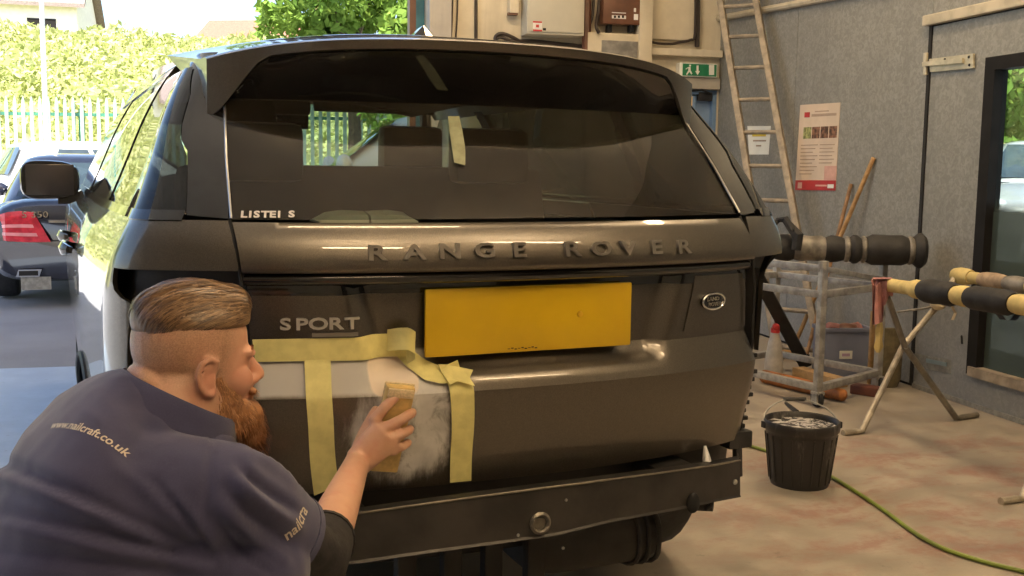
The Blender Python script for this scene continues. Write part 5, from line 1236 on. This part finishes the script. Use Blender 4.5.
# ---- hose and pipe
hp = [(560, 452), (640, 436), (700, 436), (742, 444), (770, 452), (800, 462), (832, 477), (858, 493), (885, 511), (915, 533), (945, 549), (985, 562), (1030, 573), (1080, 586)]
P = [gp(u, v, .010) for u, v in hp]; Q = []
for i in range(len(P)-1):
    p0 = P[max(0, i-1)]; p1 = P[i]; p2 = P[i+1]; p3 = P[min(len(P)-1, i+2)]
    for k in range(6): x = k/6; Q.append(.5*((2*p1)+(p2-p0)*x+(2*p0-5*p1+4*p2-p3)*x*x+(3*p1-p0-3*p2+p3)*x**3))
mb = MB(); mb.tube(Q, .0085, 8); tag(mb.build('air_hose', mat('yellow_green_hose', (.16, .21, .035), .45, var=.2), None, loc=P[0]), 'thin yellow green air hose snaking across the floor past the bucket', 'hose')
# ================================================================== THE MAN
from mathutils.bvhtree import BVHTree
def remeshed(mb, vox, smooth_it=2, lam=.5):
    me = bpy.data.meshes.new('tmp'); me.from_pydata([tuple(p) for p in mb.v], [], mb.f)
    bm = bmesh.new(); bm.from_mesh(me); bmesh.ops.recalc_face_normals(bm, faces=bm.faces[:]); bm.to_mesh(me); bm.free()
    o = bpy.data.objects.new('tmp', me); COL.objects.link(o); m = o.modifiers.new('r', 'REMESH'); m.mode = 'VOXEL'; m.voxel_size = vox; m.adaptivity = 0
    dg = bpy.context.evaluated_depsgraph_get(); r = bpy.data.meshes.new_from_object(o.evaluated_get(dg)); bpy.data.objects.remove(o)
    n = len(r.vertices); co = np.empty(n*3); r.vertices.foreach_get('co', co); co = co.reshape(-1, 3)
    e = np.empty(len(r.edges)*2, dtype=np.int32); r.edges.foreach_get('vertices', e); e = e.reshape(-1, 2)
    deg = np.bincount(e.ravel(), minlength=n).astype(float)[:, None]
    for _ in range(smooth_it):
        acc = np.zeros_like(co); np.add.at(acc, e[:, 0], co[e[:, 1]]); np.add.at(acc, e[:, 1], co[e[:, 0]]); co = co+lam*(acc/np.maximum(deg, 1)-co)
    r.vertices.foreach_set('co', co.ravel()); r.update(); return r, co
def nrm(me):
    n = np.empty(len(me.vertices)*3); me.vertices.foreach_get('normal', n); return n.reshape(-1, 3)
def finish(name, me, co, m, parent):
    base = np.array(ROOTS[parent.name]); me.vertices.foreach_set('co', (co-base).ravel()); me.materials.clear(); me.materials.append(m); me.name = name
    me.polygons.foreach_set('use_smooth', [True]*len(me.polygons)); me.update()
    o = bpy.data.objects.new(name, me); COL.objects.link(o); o.parent = parent; ROOTS[o.name] = ROOTS[parent.name]; return o
cfh = V((c_f.x, c_f.y, 0)).normalized(); crh = V((cfh.y, -cfh.x, 0))
HS = 1.0
O = dep(199, 370, 1.84)
hy_ = radians(31); hx = crh*cos(hy_)+cfh*sin(hy_); hz = (UP+hx*.03).normalized(); hx = (hx-hz*hx.dot(hz)).normalized(); hyv = hz.cross(hx)
HM = frame3(hx, hyv, hz)
def H(x, y, z): return O+HM@(V((x, y, z))*HS)
def hl(P): return (HM.transposed()@(P-O))/HS
by_ = radians(32); Bf = crh*cos(by_)+cfh*sin(by_); Bl = UP.cross(Bf); LEAN = radians(40)
lean_s = curve([(-.1, 64), (.03, 57), (.12, 38), (.22, 27), (.40, 20), (.7, 14)])
def DN(s):
    a = radians(lean_s(s)); return -(UP*cos(a)+Bf*sin(a)), Bf*cos(a)-UP*sin(a)
def spine(s):
    P = V((0, 0, 0)); N = 30
    for i in range(N): P += DN(s*(i+.5)/N)[0]*(s/N)
    return C7+P
D, Nf = DN(.10)
C7 = H(-.152, 0, -.022)
pel = spine(.56)
man = thing('person', V((pel.x, pel.y, 0)), 'bearded person in a navy polo shirt crouching to sand the grey car', 'person')
# hand and block geometry
bt, bz_ = px(397, 430); bn = (TG(bt, bz_, .02)-TG(bt, bz_, 0)).normalized()
bc = TG(bt, bz_, .020); pa = hit(401, 386, bc, bn); pb = hit(383, 470, bc, bn); ba = (pa-pb).normalized(); bs = ba.cross(bn).normalized()
if bs.dot(c_r) < 0: bs = -bs
bc = (pa+pb)/2; blen = (pa-pb).length; bw = .066; bth = .030
db = (bc-CAM).dot(c_f)
Sh = dep(226, 497, 1.70); El = dep(316, 562, 1.885); Wr = dep(357, 463, db-.055)
def seg_ell(mb, a, b, ra, rb, wide, k=1.0, n=16, steps=5, flat=.6):
    """tapered elliptical limb from a to b; wide = direction of the wider axis"""
    d = (b-a).normalized(); w_ = (wide-d*wide.dot(d)).normalized(); t = d.cross(w_); R = []
    for i in range(-2, steps+3):
        if i < 0: f, s = -.02*(1 if i == -1 else 2), (.85 if i == -1 else .3)
        elif i > steps: f, s = 1+.02*(i-steps), (.85 if i == steps+1 else .3)
        else: f, s = i/steps, 1
        c = a+(b-a)*f; r = (ra+(rb-ra)*max(0, min(1, f)))*s; R.append([c+w_*r*cos(2*pi*j/n)+t*r*flat*sin(2*pi*j/n) for j in range(n)])
    mb.loft(R)
def cap_tube(mb, pts, rad, n=12):
    """tube with rounded ends"""
    pts = [V(p) for p in pts]; a = pts[0]-(pts[1]-pts[0]).normalized()*rad[0]*.8; b = pts[-1]+(pts[-1]-pts[-2]).normalized()*rad[-1]*.8
    a1 = pts[0]-(pts[1]-pts[0]).normalized()*rad[0]*.45; b1 = pts[-1]+(pts[-1]-pts[-2]).normalized()*rad[-1]*.45
    mb.tube([a, a1]+pts+[b1, b], [rad[0]*.35, rad[0]*.85]+list(rad)+[rad[-1]*.85, rad[-1]*.35], n)
B = MB()
# head
B.ell(H(-.016, 0, .052), (.100*HS, .077*HS, .094*HS), HM, 28, 18)
B.ell(H(.022, 0, .018), (.066*HS, .066*HS, .092*HS), HM, 24, 16)
B.ell(H(.028, 0, -.052), (.058*HS, .059*HS, .058*HS), HM, 22, 14)
B.ell(H(.070, 0, -.090), (.028*HS, .032*HS, .026*HS), HM)
for s in (-1, 1):
    B.ell(H(.052, s*.040, -.014), (.032*HS, .024*HS, .032*HS), HM); B.ell(H(.074, s*.026, .033), (.017*HS, .028*HS, .011*HS), HM)
    B.ell(H(.093, s*.0125, -.020), (.012*HS, .009*HS, .0085*HS), HM); B.ell(H(.0, s*.052, -.045), (.035*HS, .018*HS, .04*HS), HM)
    # ear
    cap_tube(B, [H(x, s*y, z) for x, y, z in ((.010, .070, .010), (.010, .078, .026), (-.004, .085, .033), (-.020, .090, .026), (-.026, .091, .006), (-.021, .087, -.013), (-.010, .081, -.027), (.003, .076, -.031), (.008, .070, -.020))], [r*HS for r in (.005, .0055, .0056, .0056, .0055, .0055, .0062, .0068, .005)], 10)
    cap_tube(B, [H(x, s*y, z) for x, y, z in ((.004, .076, .016), (-.010, .082, .017), (-.014, .081, .002), (-.008, .078, -.014))], [.0045*HS]*4, 8)
    B.ell(H(-.006, s*.073, .0), (.018*HS, .007*HS, .027*HS), HM)
cap_tube(B, [H(.080, 0, .026), H(.091, 0, .008), H(.103, 0, -.010), H(.105, 0, -.014)], [.010*HS, .0115*HS, .0135*HS, .0135*HS], 12)
B.ell(H(.086, 0, -.049), (.011*HS, .023*HS, .0075*HS), HM); B.ell(H(.084, 0, -.062), (.012*HS, .021*HS, .008*HS), HM)
B.ell(H(.076, 0, -.035), (.018*HS, .03*HS, .02*HS), HM)
# neck with a fold at the nape
cap_tube(B, [H(-.018, 0, -.018), H(-.042, 0, -.055), H(-.07, 0, -.105)], [.074, .086, .095], 20)
B.ell(H(-.088, 0, -.012), (.036, .062, .022), HM@Matrix.Rotation(radians(35), 3, 'Y'))
B.ell(H(-.095, 0, -.048), (.038, .070, .026), HM@Matrix.Rotation(radians(35), 3, 'Y'))
# trunk under the shirt
def tring(s, a, b, cf, n=28, ex=.85):
    d0, n0 = DN(s); c = spine(s)+n0*cf; return [c+Bl*a*math.copysign(abs(cos(t))**ex, cos(t))+n0*b*math.copysign(abs(sin(t))**ex, sin(t)) for t in [2*pi*j/n for j in range(n)]]
B.loft([tring(s, a*.9, b*.88, c) for s, a, b, c in ((.02, .10, .075, .08), (.06, .16, .09, .095), (.12, .20, .11, .11), (.24, .20, .12, .115), (.40, .19, .125, .115), (.54, .19, .13, .10), (.62, .16, .11, .10))])
ShL = spine(.10)+Nf*.10+Bl*.20; ElL = ShL+D*.20+Nf*.18+Bl*.04; WrL = ElL+Bf*.19-UP*.13-Bl*.06
for a, b, c, r in ((Sh, El, None, 1), (ShL, ElL, None, 1)):
    cap_tube(B, [a+(spine(.12)+Nf*.10-a)*.5, a, a.lerp(b, .5), b], [.06, .062, .055, .045], 16)
cap_tube(B, [El, El.lerp(Wr, .25), El.lerp(Wr, .6), El.lerp(Wr, .9), Wr], [.044, .047, .039, .031, .029], 18)
cap_tube(B, [ElL, ElL.lerp(WrL, .3), WrL], [.044, .046, .029], 16)
# right hand closing on the block
K = [dep(375, 419, db-.048), dep(387, 427, db-.050), dep(393, 438, db-.046), dep(393, 450, db-.036)]
kc = (K[0]+K[1]+K[2]+K[3])/4; kw = (K[0]-K[3]).normalized()
seg_ell(B, Wr, kc, .034, .043, kw, flat=.50, steps=6)
for q in K: B.ell(q, (.0145, .0145, .0135))
F_ = [[K[0], dep(385, 407, db-.049), dep(393, 399.5, db-.038), dep(398, 394, db-.026)],
      [K[1], dep(401, 420, db-.046), dep(409.5, 414.5, db-.026), dep(412.5, 412.5, db-.002)],
      [K[2], dep(402, 434, db-.042), dep(408.5, 430.5, db-.022), dep(410.0, 429, db-.000)],
      [K[3], dep(401, 447, db-.033), dep(406.5, 444, db-.016), dep(408, 442.5, db+.003)]]
for f, r in zip(F_, ((.0136, .0128, .0119, .0108), (.0138, .0130, .0122, .0112), (.0130, .0124, .0116, .0107), (.0118, .0112, .0105, .0098))):
    cap_tube(B, f, r, 12)
cap_tube(B, [dep(358, 447, db-.045), dep(364, 432, db-.034), dep(371, 418, db-.024), dep(376, 409, db-.014)], [.0150, .0135, .0118, .0098], 12)
# left hand resting
Fw = (Bf-UP*.35).normalized(); sdv = Bl
seg_ell(B, WrL, WrL+Fw*.085, .033, .040, sdv, flat=.45)
for i, L in enumerate((.080, .088, .082, .064)):
    k0 = WrL+Fw*.085+sdv*(-.030+.020*i); cap_tube(B, [k0, k0+Fw*L*.45, k0+Fw*L*.75-UP*.010, k0+Fw*L*.95-UP*.028], [.0098, .0092, .0085, .0075], 10)
k0 = WrL+Fw*.03-sdv*.034; cap_tube(B, [k0, k0+Fw*.035-sdv*.022, k0+Fw*.065-sdv*.026-UP*.01], [.0125, .011, .009], 10)
# pelvis, legs (squatting, left foot flat, right knee near the floor)
hipR, hipL = pel-Bl*.10+Nf*.05, pel+Bl*.10+Nf*.05
knR = V((hipR.x, hipR.y, .085))+Bf*.34-Bl*.05; anR = V((hipR.x, hipR.y, .10))-Bf*.06-Bl*.03; knL = V((hipL.x, hipL.y, .50))+Bf*.36+Bl*.02; anL = V((hipL.x, hipL.y, .09))+Bf*.27
LEGS = ((hipR, knR, anR), (hipL, knL, anL))
for a, k, n_ in LEGS: cap_tube(B, [a, a.lerp(k, .5), k], [.085, .07, .055], 16); cap_tube(B, [k, k.lerp(n_, .35), n_], [.053, .055, .035], 16)
me, co = remeshed(B, .004, 2, .5)
# skin: shaved head and flush as a mask on the surface
rot = np.array(HM.transposed()); loc = ((co-np.array(O))@rot.T)/HS
x, y, z = loc[:, 0], loc[:, 1], loc[:, 2]
sm = lambda a, b, q: np.clip((q-a)/(b-a), 0, 1)
near = (np.linalg.norm(loc, axis=1) < .22)
shave = sm(.050, .020, x-.25*np.maximum(0, z-.02))*sm(-.035, .015, z+.10*(x+.06))*near*(1-np.exp(-((x+.006)/.022)**2-(z/.036)**2)*(np.abs(y) > .070))
flush = np.exp(-((x-.07)/.05)**2-((z+.01)/.04)**2)*near*.7+np.exp(-((x+.006)/.03)**2-(z/.04)**2)*(np.abs(y) > .072)*near*.8
for nm_, val in (('shave', shave), ('flush', flush)):
    at = me.attributes.new(nm_, 'FLOAT', 'POINT'); at.data.foreach_set('value', val.astype(np.float32))
n = NT('skin'); a1 = n.n('ShaderNodeAttribute', attribute_name='shave'); a2 = n.n('ShaderNodeAttribute', attribute_name='flush')
c = n.mix(n.ramp(n.noise(9, 5), .3, .7), (.52, .285, .185), (.60, .35, .235)); c = n.mix(n.math('MULTIPLY', n.ramp(n.noise(42, 4), .48, .72), .25), c, (.52, .20, .13))
c = n.mix(n.math('MULTIPLY', a2.outputs['Fac'], .55), c, (.56, .20, .14))
st = n.math('MULTIPLY', a1.outputs['Fac'], n.ramp(n.noise(420, 2), .3, .7, .28, .72)); c = n.mix(st, c, (.22, .125, .070))
M_skin = n.done(n.bsdf(c, .48, 0, 0, n.bump(n.noise(240, 3), .12, .002), **{'Subsurface Weight': .10, 'Subsurface Scale': .01}))
finish('body', me, co, M_skin, man)
body_bvh = BVHTree.FromPolygons([tuple(p) for p in co], [tuple(p.vertices) for p in me.polygons])
for s in (-1, 1):
    q = MB(); q.ell(H(.0660, s*.031, .012), (.0115*HS, .0115*HS, .0105*HS), HM, 16, 10); ey = q.build('eye', M_ew, man); q = MB(); q.ell(H(.0742, s*.031, .012), (.0042*HS, .0050*HS, .0050*HS), HM, 12, 8); q.build('iris', mat('iris', (.10, .10, .09), .2), ey)
q = MB(); 
for k, f in enumerate(F_):
    d = (f[3]-f[2]).normalized(); up_ = (-c_f-d*(-c_f).dot(d)).normalized() if k == 0 else (c_r-d*c_r.dot(d)-c_f*.3).normalized(); sdx = d.cross(up_); q = MB(); q.ell(f[3]+up_*.0062+d*.003, (.0052, .0068, .0022), frame3(sdx.normalized(), d, up_), 12, 6); q.build('fingernail', mat('nail', (.62, .42, .34), .35), man)
# hair and beard: a solid mass plus separate locks
M_hair = mat('brown_hair', (.15, .082, .036), .42, var=.3, scale=25, col2=(.27, .16, .078)); M_beard = mat('ginger_beard', (.26, .105, .036), .6, var=.35, scale=35, col2=(.40, .18, .07))
def ribbons(paths, wid, nf):
    q = MB()
    for P in paths:
        n_ = len(P); vs = []
        for i, p in enumerate(P):
            d = (P[min(i+1, n_-1)]-P[max(i-1, 0)]).normalized(); s_ = d.cross(nf(p)).normalized(); w_ = wid*(1-.75*i/(n_-1)); vs += [p-s_*w_, p+s_*w_]
        q.add(vs, [(2*i, 2*i+1, 2*i+3, 2*i+2) for i in range(n_-1)])
    return q
rnd = random.Random(3)
Q = MB()
Q.ell(H(-.014, 0, .092), (.103*HS, .073*HS, .066*HS), HM, 28, 16); Q.ell(H(.045, .004, .112), (.046*HS, .058*HS, .036*HS), HM, 24, 14); Q.ell(H(-.070, 0, .092), (.045*HS, .058*HS, .040*HS), HM, 20, 12)
cutz = .076
Q.v = [v if hl(v).z > cutz-.25*max(0, -hl(v).x-.05)+.10*max(0, hl(v).x-.03) else v+hz*HS*((cutz-.25*max(0, -hl(v).x-.05)+.10*max(0, hl(v).x-.03))-hl(v).z) for v in Q.v]
hm_, hco = remeshed(Q, .004, 2); hair = finish('hair', hm_, hco, M_hair, man); hb = BVHTree.FromPolygons([tuple(p) for p in hco], [tuple(p.vertices) for p in hm_.polygons])
hc_ = H(-.01, 0, .06)
paths = []
for k in range(3600):
    s = rnd.uniform(-1, 1); x0 = rnd.uniform(-.06, .092); y0 = s*.066; L = rnd.uniform(.05, .11)
    sidef = abs(s)**1.5; P = []
    for i in range(7):
        f = i/6; lx = x0-L*f*(1-.35*sidef); ly = y0+(.010*s)*f; lzz = .14-sidef*.055-.035*f*sidef*(1 if L > .07 else .6)-.10*max(0, -(lx+.05))
        p = H(lx, ly, lzz); d = (p-hc_).normalized(); h = hb.ray_cast(hc_+d*.3, -d)
        if h[0] is None: break
        P.append(h[0]+d*(.002+.004*abs(noise.noise(V((lx*9, ly*70, lzz*50))))+.003*rnd.random()*(1-abs(2*f-1))))
    if len(P) == 7: paths.append(P)
n = NT('hair_lock'); gi = n.n('ShaderNodeNewGeometry'); M_lock = n.done(n.bsdf(n.mix(gi.outputs['Random Per Island'], (.060, .030, .012), (.28, .165, .078)), .38))
q = ribbons(paths, .0017, lambda p: (p-hc_).normalized()); lk = q.build('hair_locks', M_lock, hair, fixn=False); lk['kind'] = 'stuff'
Q = MB()
for s in (-1, 1):
    Q.ell(H(.030, s*.050, -.052), (.028*HS, .016*HS, .040*HS), HM); Q.ell(H(.055, s*.036, -.075), (.034*HS, .024*HS, .032*HS), HM); Q.ell(H(.018, s*.058, -.022), (.010*HS, .008*HS, .03*HS), HM); Q.ell(H(.088, s*.018, -.040), (.011*HS, .016*HS, .008*HS), HM)
Q.ell(H(.080, 0, -.092), (.036*HS, .046*HS, .040*HS), HM); Q.ell(H(.094, 0, -.122), (.028*HS, .036*HS, .038*HS), HM); Q.ell(H(.102, 0, -.140), (.017*HS, .022*HS, .026*HS), HM)
bm_, bco = remeshed(Q, .004, 2); beard = finish('beard', bm_, bco, M_beard, man); bb = BVHTree.FromPolygons([tuple(p) for p in bco], [tuple(p.vertices) for p in bm_.polygons])
bcn = nrm(bm_); paths = []; base_ = V(ROOTS[man.name])
for k in range(3200):
    i = rnd.randrange(len(bco)); p = V(bco[i]); n_ = V(bcn[i]); l = hl(p)
    if n_.dot(hx) < -.55: continue
    d = (n_*.45-hz*.9+hx*(.25+.2*max(0, -l.z-.08)*8)).normalized(); L = rnd.uniform(.008, .018)*(1+1.2*max(0, -l.z-.07)*10*.5)
    paths.append([p-n_*.001, p+d*L*.5+n_*.001, p+(d-hz*.35).normalized()*L])
n = NT('beard_lock'); gi = n.n('ShaderNodeNewGeometry'); M_blk_ = n.done(n.bsdf(n.mix(gi.outputs['Random Per Island'], (.16, .06, .02), (.46, .22, .085)), .5))
q = ribbons(paths, .0009, lambda p: (p-H(.03, 0, -.06)).normalized()); lk = q.build('beard_strands', M_blk_, beard, fixn=False); lk['kind'] = 'stuff'
paths = []
for s in (-1, 1):
    for k in range(40):
        yy = s*(.012+.034*k/40); p = H(.088-.35*max(0, abs(yy)-.02)-.001, yy, .038+.004*sin(k)); paths.append([p, p+hyv*s*.006+hz*.002+hx*.002, p+hyv*s*.011-hx*.001])
q = ribbons(paths, .0011, lambda p: hx); q.build('eyebrows', M_beard, man, fixn=False)['kind'] = 'stuff'
# navy polo shirt
T = MB()
T.loft([tring(s, a, b, c) for s, a, b, c in ((-.045, .080, .070, .060), (-.02, .105, .090, .070), (.02, .160, .110, .085), (.07, .205, .130, .105), (.14, .228, .155, .125), (.24, .235, .185, .150), (.36, .235, .195, .160), (.48, .235, .195, .155), (.60, .235, .185, .14))])
hem = Sh.lerp(El, .62)
inn = spine(.12)+Nf*.11-Bl*.10
cap_tube(T, [inn, inn.lerp(Sh, .55), Sh, Sh.lerp(El, .3), Sh.lerp(El, .52)], [.105, .098, .090, .085, .080], 22)
T.tube([Sh.lerp(El, .4), Sh.lerp(El, .52), hem], [.084, .083, .084], 22)
innL = spine(.12)+Nf*.11+Bl*.10
cap_tube(T, [innL, ShL, ShL.lerp(ElL, .4)], [.10, .085, .08], 20); T.tube([ShL.lerp(ElL, .3), ShL.lerp(ElL, .75)], [.08, .078], 20)
T.ell(H(-.035, 0, -.135), (.10, .14, .07), HM); T.ell(H(-.10, 0, -.085), (.07, .13, .055), HM@Matrix.Rotation(radians(30), 3, 'Y'))
T.ell(dep(245, 572, 1.74), (.11, .10, .09)); T.ell(dep(200, 560, 1.72), (.10, .10, .10))
sm_, sco = remeshed(T, .007, 6, .5)
sm_.vertices.foreach_set('co', sco.ravel()); sm_.update(); sn = nrm(sm_)
# folds: ridges and grooves along lines laid over the cloth
dv = sco-np.array(CAM); dz_ = dv@np.array(c_f); U_ = 512+FPX*(dv@np.array(c_r))/dz_; V__ = 288-FPX*(dv@np.array(c_u))/dz_
facing_ = (sn@np.array(c_f)) < .15
disp = np.zeros(len(sco))
FOLDS = [((-20, 452), (70, 488), (190, 548), 8, -.006), ((-20, 468), (70, 502), (190, 556), 9, .008), ((-20, 505), (90, 530), (210, 562), 8, -.006), ((-20, 520), (90, 546), (210, 568), 9, .008), ((-20, 548), (80, 562), (190, 577), 8, -.005),
         ((120, 470), (170, 505), (205, 548), 8, .004), ((150, 480), (185, 515), (212, 556), 7, -.005), ((172, 492), (200, 520), (222, 562), 7, .006),
         ((238, 462), (258, 486), (300, 512), 6, -.008), ((232, 474), (250, 500), (300, 528), 7, .009), ((226, 490), (244, 516), (292, 545), 6, -.007), ((220, 502), (238, 530), (285, 560), 7, .008), ((214, 520), (232, 548), (270, 574), 6, -.006),
         ((255, 452), (272, 466), (306, 492), 6, .006), ((60, 396), (95, 420), (110, 428), 9, .002), ((215, 430), (205, 470), (205, 540), 5, -.005)]
for p0, p1, p2, wd_, am in FOLDS:
    best = np.full(len(sco), 1e9); par = np.zeros(len(sco))
    for k in range(121):
        t = k/120; qx = (1-t)**2*p0[0]+2*t*(1-t)*p1[0]+t*t*p2[0]; qy = (1-t)**2*p0[1]+2*t*(1-t)*p1[1]+t*t*p2[1]
        dd = (U_-qx)**2+(V__-qy)**2; m_ = dd < best; best[m_] = dd[m_]; par[m_] = t
    disp += 1.5*am*np.exp(-best/(2*(wd_*.55)**2))*np.sin(np.pi*np.clip(par, .04, .96))**.5*facing_
disp += np.array([.0035*noise.noise(V(p)*9)+.0012*noise.noise(V(p)*30) for p in sco])
sco = sco+sn*disp[:, None]
n = NT('navy_pique'); w_ = n.noise(900, 1); c = n.mix(n.ramp(n.noise(6, 5), .3, .7), (.034, .035, .082), (.046, .047, .102))
c = n.mix(n.math('MULTIPLY', n.ramp(w_, .5, .7), .3), c, (.085, .085, .15))
M_shirt = n.done(n.bsdf(c, .85, 0, 0, n.bump(n.math('ADD', w_, n.math('MULTIPLY', n.noise(25, 4), 2.0)), .15, .004), **{'Sheen Weight': .25, 'Specular IOR Level': .25}))
shirt = finish('polo_shirt', sm_, sco, M_shirt, man)
sb = BVHTree.FromPolygons([tuple(p) for p in sco], [tuple(p.vertices) for p in sm_.polygons])
# collar: a folded band round the neck
nc = H(-.042, 0, -.062); ax_ = (HM@V((.46, 0, .89))).normalized(); e1 = hyv; e2 = ax_.cross(e1).normalized()
def cring(h, ra, rb): return [nc+ax_*h+e1*ra*cos(t)+e2*rb*sin(t) for t in [2*pi*j/40 for j in range(40)]]
q = MB(); q.loft([cring(-.050, .128, .140), cring(-.03, .120, .130), cring(.005, .108, .117), cring(.020, .103, .111), cring(.024, .098, .106), cring(.0, .096, .104), cring(-.04, .10, .108)], cap=False); q.build('collar', M_shirt, man, ang=60)
# sleeve hem, under-sleeve
d_ = (El-Sh).normalized(); q = MB(); q.tube([hem-d_*.012, hem+d_*.002], [.084, .0835], 26); q.build('sleeve_hem', M_shirt, man)
q = MB(); M_under_s = mat('black_knit', (.014, .012, .012), .9, var=.4, scale=40, bump=.3, bscale=120)
cu = El.lerp(Wr, .20)
q.tube([Sh.lerp(El, .5), Sh.lerp(El, .88), El+(El-Wr).normalized()*.012, El.lerp(Wr, .08), El.lerp(Wr, .17), cu], [.062, .062, .060, .057, .054, .0535], 22); q.tube([cu-(Wr-El).normalized()*.004, cu+(Wr-El).normalized()*.006], [.056, .0555], 22); q.build('under_sleeve', M_under_s, man)
# lettering on the back and the sleeve
M_txt = mat('cream_print', (.50, .44, .36), .7, var=.1)
def print_on(name, s, uv0, uv1, up_px, size_k, parent, xs=1.0):
    def at(u, v):
        d = ray(u, v).normalized(); return sb.ray_cast(CAM, d)
    h0, h1 = at(*uv0), at(*uv1); P0, P1 = h0[0], h1[0]; hm2 = at((uv0[0]+uv1[0])/2, (uv0[1]+uv1[1])/2); N_ = (h0[1]+h1[1]+hm2[1]).normalized(); xa = (P1-P0).normalized(); N_ = (N_-xa*N_.dot(xa)).normalized(); ya = N_.cross(xa)
    cu = bpy.data.curves.new(name, 'FONT'); cu.body = s; cu.size = 1; cu.resolution_u = 3; cu.offset = .018; tobj = bpy.data.objects.new(name, cu); COL.objects.link(tobj)
    dg = bpy.context.evaluated_depsgraph_get(); me = bpy.data.meshes.new_from_object(tobj.evaluated_get(dg)); bpy.data.objects.remove(tobj)
    W = max(v.co.x for v in me.vertices); k = (P1-P0).length/W; base = ROOTS[parent.name]
    for v in me.vertices:
        p = P0+xa*v.co.x*k+ya*v.co.y*k*size_k; h = sb.ray_cast(p+N_*.08, -N_); v.co = ((h[0] if h[0] is not None else p)+N_*.0015)-base
    me.materials.clear(); me.materials.append(M_txt); o = bpy.data.objects.new(name, me); COL.objects.link(o); o.parent = parent; ROOTS[o.name] = base; return o
print_on('back_lettering', 'www.nailcraft.co.uk', (50, 429), (127, 458), 8, 1.0, shirt)
print_on('sleeve_lettering', 'nailcra', (286, 541), (307, 511), 8, 1.25, shirt)
# trousers and boots
T = MB(); T.loft([tring(s, a, b, c) for s, a, b, c in ((.46, .195, .135, .11), (.56, .20, .145, .10), (.66, .18, .13, .10), (.72, .10, .08, .10))])
for a, k, n_ in LEGS: cap_tube(T, [a, a.lerp(k, .5), k], [.105, .090, .074], 18); cap_tube(T, [k, k.lerp(n_, .4), k.lerp(n_, .95)], [.072, .072, .058], 18)
tm_, tco = remeshed(T, .010, 5); finish('trousers', tm_, tco, mat('dark_work_trousers', (.022, .022, .026), .85, var=.25, scale=30, bump=.3), man)
for an, up_ in ((anR, -1), (anL, 1)):
    q = MB(); 
    if up_ > 0: q.loft([[V((an.x, an.y, 0))+Bf*(f)+Bl*wd_*cos(t)+UP*(h*.5+h*.5*sin(t)) for t in [2*pi*j/18 for j in range(18)]] for f, wd_, h in ((-.085, .025, .06), (-.07, .04, .10), (0, .045, .12), (.08, .05, .085), (.15, .05, .065), (.19, .03, .04))])
    else: q.loft([[V((an.x, an.y, .085))-Bf*(.12-f)*0+V((0, 0, -.085))*0-Bf*(.02+.0*f)+Bl*wd_*cos(t)+UP*(-.085+f)+Bf*(.0+h*sin(t)) for t in [2*pi*j/18 for j in range(18)]] for f, wd_, h in ((.0, .045, .03), (.02, .05, .05), (.10, .045, .05), (.18, .04, .045), (.20, .02, .02))])
    q.build('boot', M_matblk, man)
# sanding block held in the hand
M_blk2 = mat('tan_cork_block', (.66, .46, .17), .7, var=.15, scale=40, bump=.2); M_blk3 = mat('pale_sandpaper', (.68, .55, .34), .85, var=.15, scale=200)
blk = thing('sanding_block', bc, 'long tan sanding block held against the grey filler patch', 'sanding block')
BM3 = frame3(bs, ba, bn)
q = MB(); q.box(bc, (bw, blen, .022), BM3, .005); q.build('block_body', M_blk2, blk)
q = MB(); q.box(bc-bn*.0125, (bw+.003, blen+.004, .005), BM3, .001); q.build('sandpaper', M_blk3, blk)
q = MB(); q.box(bc+bn*.0125, (bw*.9, blen*.10, .006), BM3, .002); q.v = [v+ba*blen*.44 for v in q.v]; q.build('end_ridge', M_blk3, blk)
